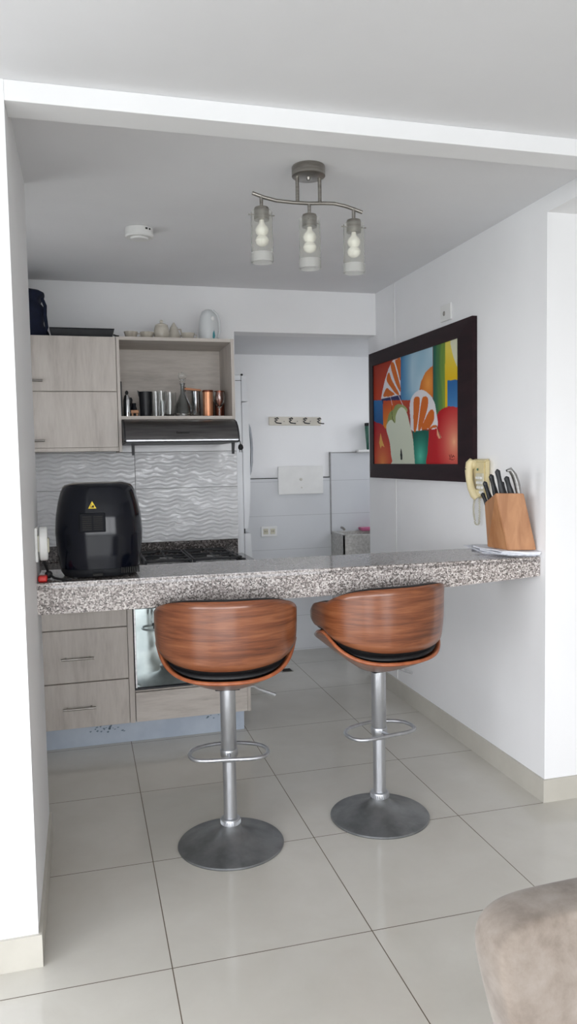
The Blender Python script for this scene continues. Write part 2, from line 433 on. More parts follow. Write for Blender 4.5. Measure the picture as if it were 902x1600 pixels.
# front apron follows the measured slightly tapering underside
for k in range(4):
    x0, x1 = xs[k], xs[k+1]
    b.hexa([(x0, fy(x0), zb[k]), (x1, fy(x1), zb[k+1]), (x1, fy(x1)+.03, zb[k+1]), (x0, fy(x0)+.03, zb[k])],
           [(x0, fy(x0), ZT-.004), (x1, fy(x1), ZT-.004), (x1, fy(x1)+.03, ZT-.004), (x0, fy(x0)+.03, ZT-.004)])
b.make('apron', 'granite', bar)
b = B()
b.hexa([(XL, fy(XL)-.001, ZT-.02), (XR-.001, fy(XR)-.001, ZT-.02), (XR-.001, 3.105, ZT-.02), (XL, 3.115, ZT-.02)],
       [(XL, fy(XL)+.001, ZT), (XR-.001, fy(XR)+.001, ZT), (XR-.001, 3.105, ZT), (XL, 3.115, ZT)])
b.make('top_slab', 'granitetop', bar)
b = B(); b.hexa([(XL, 3.085, .93), (XR-.001, 3.075, .93), (XR-.001, 3.105, .93), (XL, 3.115, .93)],
       [(XL, 3.085, ZT-.02), (XR-.001, 3.075, ZT-.02), (XR-.001, 3.105, ZT-.02), (XL, 3.115, ZT-.02)])
b.make('rear_edge', 'granite', bar)

# ------------------------------------------------------------------ bar stools (local, axis at origin, back towards -y)
def clampf(v, a, b_): return max(a, min(b_, v))
def make_stool():
    r = thing('bar_stool', 'walnut bar stool on pedestal base, left of the two, nearest the oven', 'bar stool', (0, 0, 0), 'bar stools at the granite counter')
    # trumpet base
    prof = [(.195, 0), (.197, .004), (.194, .008), (.17, .013), (.14, .020), (.11, .029), (.08, .040), (.055, .053), (.040, .066), (.034, .078), (.030, .085), (.0, .085)]
    B().lathe(prof, seg=64).make('base', 'basemetal', r, smooth=True, world=False)
    c = B(); c.lathe([(.034, .078), (.036, .080), (.036, .098), (.034, .101), (.026, .103)], seg=40)
    for k in range(30):
        a = 2*PI*k/30; c.box(.0365*math.cos(a)-.0015, .0365*math.cos(a)+.0015, .0365*math.sin(a)-.0015, .0365*math.sin(a)+.0015, .082, .096)
    c.make('collar', 'pole', r, smooth=True, world=False)
    B().lathe([(.0245, .09), (.0245, .34)], seg=32).make('lower_column', 'pole', r, smooth=True, world=False)
    B().lathe([(.0262, .318), (.0285, .321), (.0285, .60)], seg=32).make('upper_column', 'pole', r, smooth=True, world=False)
    # footrest: rounded loop through the column, wider on the sitter's side (+y)
    pts = []
    ctrl = [(0, -.075), (-.08, -.077), (-.125, -.062), (-.143, -.02), (-.135, .03), (-.10, .065), (-.05, .084), (0, .09),
            (.05, .084), (.10, .065), (.135, .03), (.143, -.02), (.125, -.062), (.08, -.077)]
    n = len(ctrl)
    for i in range(n):
        p0, p1, p2, p3 = [Vector(ctrl[(i+j-1) % n]) for j in range(4)]
        for k in range(5):
            t_ = k/5
            q = .5*((2*p1)+(-p0+p2)*t_+(2*p0-5*p1+4*p2-p3)*t_*t_+(-p0+3*p1-3*p2+p3)*t_**3)
            pts.append((q.x, q.y, .350))
    f = B().tube(pts, .0075, 10, closed=True)
    f.tube([(0, -.075, .35), (0, -.02, .35)], .0075)
    f.lathe([(.031, .337), (.032, .339), (.032, .361), (.031, .363)], seg=32)
    f.make('footrest', 'pole', r, smooth=True, world=False)
    # mechanism plate and lever
    B().box(-.045, .045, -.045, .045, .592, .602, .003).make('seat_plate', 'blackmatt', r, world=False)
    lv = B().tube([(.03, 0, .595), (.10, .02, .585), (.115, .022, .574), (.175, .03, .548)], .0045, 8)
    lv.tube([(.135, .0247, .565), (.178, .0305, .5465)], .006, 8)
    lv.make('height_lever', 'pole', r, smooth=True, world=False)
    # seat shell (bentwood bowl)
    A_, Bb = .253, .222
    def zrim(phi):
        c_ = abs(phi)
        if c_ < 1.45: return .671+.105*(c_/1.45)**3.2
        t_ = clampf((c_-1.45)/(PI-1.45), 0, 1); t_ = t_*t_*(3-2*t_)
        return .776+( .655-.776)*t_
    def shell(u, v):
        phi = (u*2-1)*PI; s_ = .12+.88*v; nr = 1-.055*math.cos(min(abs(phi)/1.45, 1)*PI/2)**.6*abs(math.sin(phi)) if abs(phi) < 1.45 else 1
        x, y = A_*nr*s_*math.sin(phi), -Bb*s_*math.cos(phi)
        z = .604+(zrim(phi)-.604)*(max(0, (s_-.25)/.75))**1.2
        return (x, y, z)
    sh = B().grid(shell, 72, 14, wrap=True)
    sh.make('seat_shell', ['walnut', 'edgewood'], r, smooth=True, world=False, solid=.012, solid_off=0, rim=1)
    # cushion
    cu = B()
    def cup(u, v):
        phi = u*2*PI
        if v < .5:
            t_ = v/.5; s_ = .06+.92*t_
            base = .612+(zrim((phi) % (2*PI)-PI)-.604)*(max(0, (s_-.25)/.75))**1.2
            ph = phi-PI
            return ((A_-.012)*s_*math.sin(ph), -(Bb-.012)*s_*math.cos(ph), base)
        t_ = (v-.5)/.5; ph = phi-PI; s_ = .98*math.cos(t_*PI/2)**.55 if t_ < 1 else 0.0
        s_ = max(s_, .02)
        zz = .612+(zrim(ph)-.604)*(max(0, (.98-.25)/.75))**1.2
        return ((A_-.012)*s_*math.sin(ph), -(Bb-.012)*s_*math.cos(ph), zz+(.712-zz)*math.sin(t_*PI/2)+.004 if zz < .712 else zz+.004)
    cu.grid(cup, 64, 24, wrap=True)
    cu.make('seat_cushion', 'cushion', r, smooth=True, world=False)
    # backrest
    PM = 2.12
    def bxy(p_, k, fl):
        c_ = abs(p_); sg_ = 1 if p_ >= 0 else -1
        if c_ <= PI/2: return (.251-k)*fl*math.sin(p_), -.020-(.206-k)*fl*math.cos(p_)
        return sg_*((.251-k)*fl-.02*(c_-PI/2)**2), -.020+(c_-PI/2)*.20
    def ztop(p_): 
        c_ = abs(p_); z = .951-.060*min(c_/1.42, 1)**3.2
        if c_ > 1.42: z -= .030*((c_-1.42)/(PM-1.42))**1.5
        return z
    def zbot(p_):
        c_ = abs(p_)
        return .711+.078*(min(c_, 1.6)/1.6)**2.3
    def back(u, v):
        p_ = (u*2-1)*PM; z0, z1 = zbot(p_), ztop(p_)
        c_ = abs(p_)
        if c_ > 1.85:
            t_ = min(1, (c_-1.85)/(PM-1.85)); hm, hh = (z0+z1)/2, (z1-z0)/2*math.sqrt(max(.12, 1-t_*t_)); z0, z1 = hm-hh, hm+hh
        z = z0+(z1-z0)*v; fl = 1+.012*(z-.8)/.15-.045*(max(0, (.82-z)/.11))**1.5
        x, y = bxy(p_, 0, fl); return (x, y, z)
    bk = B().grid(back, 64, 10)
    bk.make('backrest', ['walnut', 'edgewood'], r, smooth=True, world=False, solid=.011, solid_off=0, rim=1)
    def pad(u, v):
        p_ = (u*2-1)*(PM-.1); z0, z1 = zbot(p_)-.012, ztop(p_)+.0025
        c_ = abs(p_)
        if c_ > 1.85:
            t_ = min(1, (c_-1.85)/(PM-1.85)); hm, hh = (z0+z1)/2, (z1-z0)/2*math.sqrt(max(.12, 1-t_*t_)); z0, z1 = hm-hh, hm+hh
        z = z0+(z1-z0)*v; fl = 1+.012*(z-.8)/.15-.045*(max(0, (.82-z)/.11))**1.5
        k = .0165+.004*math.sin(v*PI)
        x, y = bxy(p_, k, fl); return (x, y, z)
    B().grid(pad, 56, 10).make('back_padding', 'cushion', r, smooth=True, world=False, solid=.020, solid_off=0)
    return r
stool = make_stool(); stool.location = (.492, 2.738, 0); stool.rotation_euler = (0, 0, math.radians(-10))
dup(stool, (1.103, 2.783, 0), math.radians(10), 'walnut bar stool on pedestal base, right of the two, nearest the right wall')

# ------------------------------------------------------------------ air fryer
fr = thing('air_fryer', 'glossy black air fryer with its back turned, on the counter left end', 'air fryer', (.058, 2.945, ZT))
def hw(z):
    k = [(0, .130), (.02, .142), (.08, .152), (.16, .158), (.22, .154), (.27, .145), (.31, .134), (.330, .124), (.338, .112), (.341, .09)]
    for (a0, w0), (a1, w1) in zip(k, k[1:]):
        if a0 <= z <= a1: return w0+(w1-w0)*(z-a0)/(a1-a0)
    return k[-1][1]
def superring(w, d, phi, n=2.7):
    c_, s_ = math.cos(phi), math.sin(phi)
    return (w*math.copysign(abs(c_)**(2/n), c_), d*math.copysign(abs(s_)**(2/n), s_))
def fbody(u, v):
    z = .030+.311*v; w = hw(z)
    x, y = superring(w, w*.96, u*2*PI)
    return (.058+x, 2.945+y, ZT+z)
b = B(); b.grid(fbody, 72, 40, wrap=True)
b.bm.faces.new([v for v in b.bm.verts if abs(v.co.z-(ZT+.341)) < 1e-5])
b.make('body', 'blackgloss', fr, smooth=True)
def fbase(u, v):
    z = .006+.028*v; w = hw(z)-.001+(.002 if v > .9 else 0)
    x, y = superring(w, w*.96, u*2*PI)
    return (.058+x, 2.945+y, ZT+z)
b = B(); b.grid(fbase, 72, 4, wrap=True)
b.bm.faces.new([v for v in b.bm.verts if abs(v.co.z-(ZT+.006)) < 1e-5][::-1])
fbo = b.make('lower_ring', 'blackmatt', fr, smooth=True)
b = B()
for k in range(9): b.box(.128+k*.0075, .1325+k*.0075, 2.8085+k*.0006, 2.83, ZT+.016, ZT+.036, rot=None)
b.make('lower_vent', 'gap', fr)
for sx in (-.09, .09):
    for sy in (-.09, .09): B().lathe([(.012, 0), (.013, .008)], (.058+sx, 2.945+sy, ZT), 16).make('rubber_foot', 'dark', fr)
b = B(); YV = 2.945-.158*.96
b.box(-.012, .078, YV-.0035, YV+.012, ZT+.168, ZT+.236, .003)
v_ = b.make('vent_panel', 'ventblack', fr)
b = B()
for col in (0, 1):
    for k in range(7): b.box(-.002+col*.038, .030+col*.038, YV-.0045, YV-.003, ZT+.176+k*.0075, ZT+.1805+k*.0075)
b.make('vent_slots', 'gap', v_)
b = B(); yk = 2.945-.1475*.96
b.prism([(.020, yk-.004, ZT+.252), (.048, yk-.004, ZT+.252), (.034, yk-.0005, ZT+.278)], (0, .003, 0))
sg = b.make('warning_sticker', 'yellow', fr)
b = B(); b.prism([(.0285, yk-.0048, ZT+.2555), (.041, yk-.0048, ZT+.2555), (.0385, yk-.0035, ZT+.266)], (0, .001, 0))
b.prism([(.0255, yk-.0048, ZT+.2555), (.0275, yk-.0048, ZT+.2555), (.033, yk-.0030, ZT+.269), (.0315, yk-.0030, ZT+.269)], (0, .001, 0))
b.make('sticker_symbol', 'gap', sg)
B().box(.028, .064, YV+.004, YV+.02, ZT+.010, ZT+.020, .003).make('cord_recess', 'gap', fr)
# cord lying on the counter, going to the adapter
b = B().tube([(-.045, 2.795, ZT+.006), (-.06, 2.79, ZT+.006), (-.08, 2.80, ZT+.006), (-.105, 2.84, ZT+.006), (-.125, 2.87, ZT+.02), (-.136, 2.84, ZT+.06), (-.138, 2.82, ZT+.085)], .0045, 8)
b.ball((-.125, 2.870, ZT+.016), .014, .012, .014)
tag(b.make('power_cord', 'dark', smooth=True), 'short black cord running from the air fryer to the white adapter', 'cord')
tag(B().box(-.158, -.127, 2.79, 2.835, ZT+.0005, ZT+.022, .006, 3).make('plastic_cap', 'red'), 'small red plastic piece on the counter\'s left front corner', 'cap')
# wall outlet and adapter on the partition
o = thing('wall_outlet', 'white wall outlet plate on the partition beside the air fryer', 'outlet', (XL, 2.8, 1.14))
B().box(XL+.0005, XL+.010, 2.745, 2.83, 1.087, 1.205, .003).make('plate', 'whiteplastic', o)
B().box(XL+.010, XL+.013, 2.765, 2.81, 1.12, 1.175, .001).make('socket', 'creamkey', o)
o = thing('plug_adapter', 'chunky round white plug adapter stuck in the partition outlet', 'adapter', (XL+.03, 2.80, 1.09))
B().lathe([(.050, 0), (.056, .004), (.056, .024), (.052, .028)], (XL+.013, 2.80, 1.145), 36, axis='x', sx=.75, sy=1.06).make('housing', 'whiteplastic', o, smooth=True)
B().box(XL+.041, XL+.046, 2.78, 2.815, 1.115, 1.165, .002).make('socket_face', 'creamkey', o)

# ------------------------------------------------------------------ base cabinets
YC = 3.87
dr = thing('drawer_cabinet', 'grey oak laminate drawer unit left of the oven', 'cabinet', (-.05, 4.15, 0))
B().box(-.60, .197, YC+.02, YB-.002, .112, .828).box(.1975, .223, YC+.001, YB-.002, .112, .828).make('carcass', 'lamv', dr)
for (z0, z1) in ((.610, .826), (.3455, .604), (.1135, .3395)):
    d = B().box(-.285, .1945, YC, YC+.019, z0, z1, .0012).make('drawer', 'lamv', dr)
    zc = (z0+z1)/2-.008
    b = B().tube([(-.125, YC-.028, zc), (.030, YC-.028, zc)], .0055, 10)
    for x in (-.105, .010): b.tube([(x, YC-.028, zc), (x, YC+.001, zc)], .0045, 8)
    b.make('handle', 'brushed', d, smooth=True)
B().box(-.60, -.29, YC, YC+.019, .1135, .826, .0012).make('door', 'lamv', dr)
b = B().box(-.60, .79, YC+.05, YC+.066, 0.0005, .1115)
o = b.make('plinth', 'toekick'); tag(o, 'worn blue-grey plinth board under the base cabinets', 'plinth')
# worn spots
b = B(); rnd = random.Random(3)
for cx0, n_ in ((.10, 16), (.60, 9), (.03, 5)):
    for k in range(n_):
        x = cx0+rnd.gauss(0, .035); z = .083+rnd.gauss(0, .010); w = rnd.uniform(.003, .009); h_ = rnd.uniform(.002, .006)
        b.prism([(x-w, YC+.0495, z), (x, YC+.0495, z-h_), (x+w, YC+.0495, z+h_*.2), (x+w*.2, YC+.0495, z+h_)], (0, .0004, 0))
w_ = b.make('worn_paint', 'worn', o); w_['kind'] = 'stuff'
ov = thing('built_in_oven', 'built-in oven with mirror-like glass door under the hob', 'oven', (.52, 4.15, .27))
B().box(.226, .80, YC+.02, YB-.03, .272, .827).make('body', 'blackmatt', ov)
b = B().box(.2265, .7995, YC-.002, YC+.019, .285, .822, .002)
dd = b.make('door', 'blackgloss', ov)
B().box(.236, .790, YC-.004, YC-.0015, .293, .690, .0008).make('glass_pane', 'ovenglass', dd)
for xe_ in (.229, .790): B().box(xe_, xe_+.0072, YC-.0045, YC-.0015, .290, .818).make('side_trim', 'steel', dd)
b = B().tube([(.32, YC-.04, .600), (.71, YC-.04, .600)], .008, 12)
for x in (.335, .695): b.tube([(x, YC-.04, .6), (x, YC-.003, .6)], .006, 8)
b.make('handle', 'blackmatt', dd, smooth=True)
b = B().box(.2265, .7995, YC-.003, YC+.0, .70, .822, .001); cp = b.make('control_panel', 'steel', ov)
for k in range(3): B().lathe([(.018, -.022), (.020, -.018), (.020, 0)], (.34+k*.17, YC-.003, .762), 24, axis='y').make('knob', 'blackmatt', cp, smooth=True)
pn = thing('oven_panel_cabinet', 'pale oak laminate panel and side board framing the oven', 'cabinet', (.52, 4.15, .11))
B().box(.2275, .800, YC, YC+.018, .114, .264, .001).make('panel', 'lamh', pn)
B().box(.801, .8185, YC, YB-.002, .112, .828, .001).make('side_board', 'lamv', pn)
B().box(.226, .80, YC+.02, YB-.03, .112, .270).make('carcass', 'lamv', pn)

wt = thing('worktop', 'dark granite worktop along the kitchen back wall', 'worktop', (.1, 4.18, .829))
B().box(-.679, .925, YC-.02, YB-.0005, .829, .868, .003).make('slab', 'granitedark', wt)
B().box(-.679, .8895, YB-.032, YB-.0105, .868, .958, .002).make('upstand', 'granitedark', wt)
# gas hob
hb = thing('gas_hob', 'gas hob with black cast grates on the dark worktop', 'hob', (.55, 4.2, .868))
B().box(.26, .875, 3.93, 4.43, .8682, .876, .003).make('hob_plate', 'steel', hb)
for (x, y, rr_) in ((.42, 4.30, .045), (.67, 4.30, .038), (.42, 4.07, .035), (.67, 4.07, .045)):
    bu = B().lathe([(rr_+.012, .876), (rr_+.012, .884), (rr_, .892), (rr_-.006, .894)], (x, y, 0), 28).make('burner', 'steel', hb, smooth=True)
    B().lathe([(rr_-.008, .894), (rr_-.008, .901), (rr_-.014, .903)], (x, y, 0), 28).make('burner_cap', 'chrome', bu, smooth=True)
for x in (.42, .67):
    g = B()
    y0, y1, x0, x1 = 3.97, 4.41, x-.115, x+.115
    g.tube([(x0, y0, .912), (x1, y0, .912), (x1, y1, .912), (x0, y1, .912)], .007, 8, closed=True)
    g.tube([(x0, 4.19, .912), (x1, 4.19, .912)], .007, 8)
    for yy in (4.07, 4.30):
        for a in range(4):
            an = a*PI/2+PI/4*0
            dx, dy = math.cos(an), math.sin(an)
            g.tube([(x+dx*.112, yy+dy*.10, .914), (x+dx*.035, yy+dy*.035, .918)], .006, 8)
    for xx in (x0, x1):
        for yy in (y0, 4.19, y1): g.tube([(xx, yy, .874), (xx, yy, .914)], .007, 8)
    g.make('grate', 'blackmatt', hb, smooth=True)
for k in range(4):
    B().lathe([(.016, .876), (.018, .880), (.015, .898), (.010, .900)], (.825, 4.03+k*.105, 0), 20).make('knob', 'blackmatt', hb, smooth=True)

# ------------------------------------------------------------------ upper cabinets
YU = 4.15
uc = thing('wall_cabinet', 'grey oak laminate wall cabinet with two lift-up doors', 'cabinet', (-.2, 4.33, 1.49))
B().box(-.67, .1985, YU+.02, YB-.011, 1.492, 2.078).box(.199, .2145, YU+.001, YB-.011, 1.478, 2.078).box(-.67, .198, YU+.004, YB-.011, 1.484, 1.5015).make('carcass', 'lamv', uc)
for (z0, z1, hz) in ((1.795, 2.076, 1.845), (1.5035, 1.790, 1.541)):
    d = B().box(-.66, .196, YU, YU+.019, z0, z1, .0012).make('door', 'lamv', uc)
    b = B().tube([(-.31, YU-.028, hz), (-.172, YU-.028, hz)], .0055, 10)
    for x in (-.29, -.19): b.tube([(x, YU-.028, hz), (x, YU+.001, hz)], .0045, 8)
    b.make('handle', 'brushed', d, smooth=True)
ops = thing('open_shelf_unit', 'open oak laminate wall shelf above the cooker hood', 'shelf', (.52, 4.33, 1.648))
ZSH = 1.666; ZUT = 2.080
B().box(.215, .807, YU, YB-.0005, ZUT-.018, ZUT, .0008).make('top_board', 'lamh', ops)
B().box(.215, .807, YU, YB-.0005, 1.648, ZSH, .0008).make('shelf_board', 'lamh', ops)
B().box(.8075, .824, YU, YB-.0005, 1.648, ZUT, .0008).make('side_board', 'lamv', ops)
B().box(.215, .807, YB-.012, YB-.001, ZSH, ZUT-.018).make('back_board', 'lamlight', ops)

# cooker hood
hd = thing('cooker_hood', 'slim dark steel cooker hood under the open shelf', 'cooker hood', (.51, 4.2, 1.52))
prof = [(4.16, 1.6465), (4.12, 1.644), (4.07, 1.630), (4.035, 1.605), (4.012, 1.575), (4.000, 1.545), (3.998, 1.530), (4.005, 1.524), (4.50, 1.524), (4.50, 1.6465)]
b = B().prism([(.226, y, z) for y, z in prof], (.582, 0, 0)); b.make('hood_body', 'hoodsteel', hd, smooth=True)
for xe_ in (.218, .808): B().prism([(xe_, y-.001, z) for y, z in prof], (.008, 0, 0)).make('end_cap', 'blackmatt', hd)
B().box(.226, .808, 3.990, 3.9985, 1.527, 1.537, .002).make('front_lip', 'pole', hd)
B().box(.226, .808, 3.992, 4.49, 1.518, 1.5235).make('underside', 'blackmatt', hd)
for x in (.262, .785): B().prism([(x-.008, 4.02, 1.519), (x+.008, 4.02, 1.519), (x+.006, 4.03, 1.458), (x-.006, 4.03, 1.458)], (0, .012, 0)).make('bracket', 'blackmatt', hd)
b = B()
rnd = random.Random(5); x = .485
for k in range(9):
    w = rnd.choice((.004, .006, .005)); h_ = .010 if k == 0 else .007
    b.box(x, x+w, 4.0075-.002, 4.012, 1.568, 1.568+h_); x += w+.0025
b.make('maker_mark', 'gap', hd)
b = B().tube([(.815, 4.10, 1.53), (.835, 4.09, 1.525), (.838, 4.09, 1.505), (.836, 4.09, 1.50)], .003, 8)
pc = b.make('plug_cord', 'dark', hd, smooth=True)
B().lathe([(.006, 1.510), (.013, 1.502), (.015, 1.488), (.010, 1.482), (.009, 1.478)], (.838, 4.09, 0), 14).tube([(.833, 4.09, 1.48), (.833, 4.09, 1.466)], .002, 6).tube([(.843, 4.09, 1.48), (.843, 4.09, 1.466)], .002, 6).make('plug', 'dark', pc, smooth=True)

# ------------------------------------------------------------------ things on the open shelf
def lathe_thing(name, label, cat, x, y, z, prof, mat, group=None, seg=28):
    o = B().lathe(prof, (x, y, z), seg).make(name, mat, smooth=True); return tag(o, label, cat, group)
def hollow(r0, r1, h, w=.002, base=.006):
    return [(r0*.0+.0005, 0), (r0, 0), (r1, h), (r1-w, h), (r0-w, base), (.0005, base)]
tag(B().box(.2155, .224, 4.19, 4.40, ZSH+.0003, ZSH+.185, .002).make('serving_tray', 'blackmatt'), 'thin black tray standing upright against the open shelf\'s left side', 'tray')
sk = thing('cocktail_shaker', 'steel shaker with dark knob at the left of the open shelf', 'shaker', (.254, 4.28, ZSH))
B().lathe([(.017, 0), (.019, .002), (.019, .09), (.018, .095)], (.254, 4.28, ZSH), 24).make('body', 'chrome', sk, smooth=True)
B().lathe([(.018, .095), (.014, .115), (.009, .122)], (.254, 4.28, ZSH), 24).make('shoulder', 'chrome', sk, smooth=True)
B().ball((.254, 4.28, ZSH+.133), .009, .009, .012).make('knob', 'dark', sk, smooth=True)
o = lathe_thing('spice_jar', 'small dark glass jar behind the wooden stand on the shelf', 'jar', .292, 4.30, ZSH, [(.014, 0), (.015, .05), (.011, .06), (.011, .078)], 'blackgloss')
lathe_thing('pepper_mill', 'slim dark mill between the steel shaker and the jar', 'mill', .276, 4.34, ZSH, [(.011, 0), (.011, .06), (.008, .07), (.012, .10), (.007, .112)], 'blackmatt')
st = thing('toy_bench', 'small pale wooden stand on the open shelf', 'wooden stand', (.290, 4.20, ZSH))
B().box(.268, .308, 4.19, 4.215, ZSH+.018, ZSH+.034, .001).make('top', 'blockwood', st)
for x in (.272, .296): B().box(x, x+.008, 4.193, 4.212, ZSH+.0002, ZSH+.018).make('leg', 'blockwood', st)
jg = thing('black_jug', 'tall black jug with spout at the left of the glasses', 'jug', (.355, 4.30, ZSH))
b = B().lathe([(.0005, 0), (.030, 0), (.036, .14), (.034, .14), (.028, .006), (.0005, .006)], (.355, 4.30, ZSH), 28)
b.make('body', 'blackmatt', jg, smooth=True)
B().prism([(.322, 4.295, ZSH+.142), (.332, 4.295, ZSH+.142), (.328, 4.295, ZSH+.112)], (0, .012, 0)).prism([(.312, 4.297, ZSH+.148), (.326, 4.297, ZSH+.14), (.326, 4.297, ZSH+.115), (.318, 4.297, ZSH+.115)], (0, .008, 0)).make('spout', 'blackmatt', jg)
G = 'glassware on the open shelf'
lathe_thing('glass_tumbler', 'tall clear tumbler right beside the black jug', 'glass', .408, 4.27, ZSH, hollow(.023, .027, .140), 'glass', G)
lathe_thing('glass_tumbler', 'clear tumbler behind the small steel-topped shot glass', 'glass', .446, 4.36, ZSH, hollow(.025, .029, .150), 'glass', G)
lathe_thing('shot_glass', 'short narrow glass standing in front of the tumblers', 'glass', .442, 4.24, ZSH, hollow(.014, .016, .088), 'glass', G)
lathe_thing('glass_vase', 'wide straight clear glass cylinder left of the decanter', 'glass', .498, 4.39, ZSH, [(.0005, 0), (.022, 0), (.020, .012), (.034, .02), (.036, .145), (.034, .145), (.032, .024), (.0005, .022)], 'glass', G)
dc = thing('decanter', 'round glass decanter with stopper, tallest on the open shelf', 'decanter', (.556, 4.27, ZSH))
B().lathe([(.0005, 0), (.048, 0), (.050, .02), (.044, .06), (.026, .10), (.014, .13), (.011, .17), (.016, .185), (.014, .186), (.009, .17), (.011, .13), (.022, .10), (.040, .06), (.045, .02), (.0005, .008)], (.556, 4.27, ZSH), 32).make('bottle', 'smokeglass', dc, smooth=True)
B().lathe([(.008, .17), (.009, .188), (.016, .195), (.010, .203), (.020, .212), (.024, .226), (.020, .240), (.010, .244)], (.556, 4.27, ZSH), 28).make('stopper', 'glass', dc, smooth=True)
fp = thing('coffee_press', 'steel coffee press with copper lid and black spout knob', 'coffee press', (.636, 4.36, ZSH))
B().lathe([(.024, 0), (.026, .004), (.026, .148), (.027, .150)], (.640, 4.36, ZSH), 28).make('body', 'chrome', fp, smooth=True)
B().hexa([(.575, 4.345, ZSH+.158), (.672, 4.340, ZSH+.150), (.672, 4.380, ZSH+.150), (.575, 4.375, ZSH+.158)],
         [(.580, 4.347, ZSH+.170), (.668, 4.342, ZSH+.160), (.668, 4.378, ZSH+.160), (.580, 4.373, ZSH+.170)], .002).make('lid', 'copper', fp)
B().hexa([(.567, 4.348, ZSH+.150), (.585, 4.348, ZSH+.146), (.585, 4.372, ZSH+.146), (.567, 4.372, ZSH+.150)],
         [(.563, 4.348, ZSH+.178), (.584, 4.348, ZSH+.174), (.584, 4.372, ZSH+.174), (.563, 4.372, ZSH+.178)], .002).make('knob', 'dark', fp)
cm = thing('copper_mug', 'tall polished copper tumbler beside the coffee press', 'tumbler', (.686, 4.24, ZSH))
B().lathe([(.0005, 0), (.026, 0), (.028, .002), (.029, .135), (.030, .144), (.028, .144), (.026, .004), (.0005, .004)], (.690, 4.24, ZSH), 32).make('body', 'copper', cm, smooth=True)
B().lathe([(.030, .134), (.0312, .136), (.0312, .143), (.030, .145)], (.690, 4.24, ZSH), 32, cap=False).make('rim_band', 'darkcopper', cm, smooth=True)
wg = thing('wine_glass', 'stemmed wine glass between the copper tumblers', 'wine glass', (.754, 4.25, ZSH))
B().lathe([(.0005, 0), (.026, 0), (.024, .004), (.005, .008), (.004, .045), (.012, .055), (.026, .075), (.031, .10), (.026, .138), (.0245, .138), (.029, .10), (.024, .078), (.010, .06), (.0005, .056)], (.756, 4.25, ZSH), 32).make('bowl', 'glass', wg, smooth=True)
lathe_thing('copper_cup', 'dark copper cup at the far right end of the shelf', 'cup', .776, 4.36, ZSH, hollow(.026, .030, .152), 'darkcopper')
lathe_thing('dark_bottle', 'short dark bottle behind the wine glass', 'bottle', .722, 4.38, ZSH, [(.022, 0), (.024, .002), (.024, .09), (.012, .11), (.012, .12)], 'blackgloss')

# things on top of the shelf unit and cabinets
def cup(x, y, label):
    o = thing('tea_cup', label, 'cup', (x, y, ZUT), 'cream cups on top of the shelf unit')
    B().lathe([(.0005, 0), (.020, 0), (.028, .012), (.038, .045), (.036, .045), (.026, .014), (.0005, .006)], (x, y, ZUT), 28).make('bowl', 'ceramic', o, smooth=True)
    B().tube([(x+.033, y, ZUT+.038), (x+.048, y, ZUT+.036), (x+.050, y, ZUT+.024), (x+.030, y, ZUT+.014)], .003, 8).make('handle', 'ceramic', o, smooth=True)
    return o
cup(.286, 4.28, 'small cream cup at the left end of the row on top')
cup(.372, 4.28, 'small cream cup just left of the lidded sugar bowl')
cup(.594, 4.28, 'small cream cup between the creamer pot and the tall white jug')
sb = thing('sugar_bowl', 'lidded cream ceramic sugar bowl on top of the shelf unit', 'sugar bowl', (.452, 4.29, ZUT))
B().lathe([(.030, 0), (.040, .015), (.043, .045), (.038, .075), (.034, .08)], (.452, 4.29, ZUT), 32).make('bowl', 'ceramic', sb, smooth=True)
B().lathe([(.036, .08), (.033, .088), (.016, .096), (.007, .099), (.010, .108), (.006, .115)], (.452, 4.29, ZUT), 28).make('lid', 'ceramic', sb, smooth=True)
tp = thing('creamer_pot', 'small cream ceramic pot with spout right of the sugar bowl', 'pot', (.528, 4.36, ZUT))
B().lathe([(.026, 0), (.036, .015), (.038, .04), (.026, .068), (.020, .09), (.014, .095)], (.528, 4.36, ZUT), 32).make('body', 'ceramic', tp, smooth=True)
B().lathe([(.015, .095), (.010, .105), (.004, .115)], (.528, 4.36, ZUT), 20).make('lid', 'ceramic', tp, smooth=True)
B().tube([(.558, 4.36, ZUT+.03), (.572, 4.36, ZUT+.05), (.566, 4.36, ZUT+.08), (.550, 4.36, ZUT+.078)], .004, 8).make('handle', 'ceramic', tp, smooth=True)
B().tube([(.498, 4.36, ZUT+.03), (.484, 4.36, ZUT+.055), (.482, 4.36, ZUT+.088)], [.009, .007, .005], 10).make('spout', 'ceramic', tp, smooth=True)
M['milk'] = new_mat('milky_plastic', srgb(216, 219, 220), .3)
kt = thing('water_jug', 'tall white rounded jug with teal mark at the right end on top', 'jug', (.715, 4.29, ZUT))
B().lathe([(.050, 0), (.055, .01), (.056, .06), (.053, .11), (.046, .145), (.034, .168), (.018, .178), (.006, .180)], (.712, 4.29, ZUT), 36, sy=.8).make('body', 'milk', kt, smooth=True)
B().tube([(.736, 4.27, ZUT+.172), (.757, 4.262, ZUT+.15), (.770, 4.262, ZUT+.11), (.770, 4.262, ZUT+.06), (.760, 4.262, ZUT+.02)], .006, 8).make('handle', 'milk', kt, smooth=True)
M['teal'] = new_mat('teal_mark', srgb(70, 150, 160), .4)
B().prism([(.726, 4.2465, ZUT+.02), (.735, 4.2495, ZUT+.012), (.742, 4.2525, ZUT+.03), (.736, 4.2505, ZUT+.062), (.728, 4.2475, ZUT+.045)], (0, -.002, 0)).make('printed_leaf', 'teal', kt)
B().ball((.730, 4.249, ZUT+.125), .010, .005, .013).make('button', 'whiteplastic', kt, smooth=True)

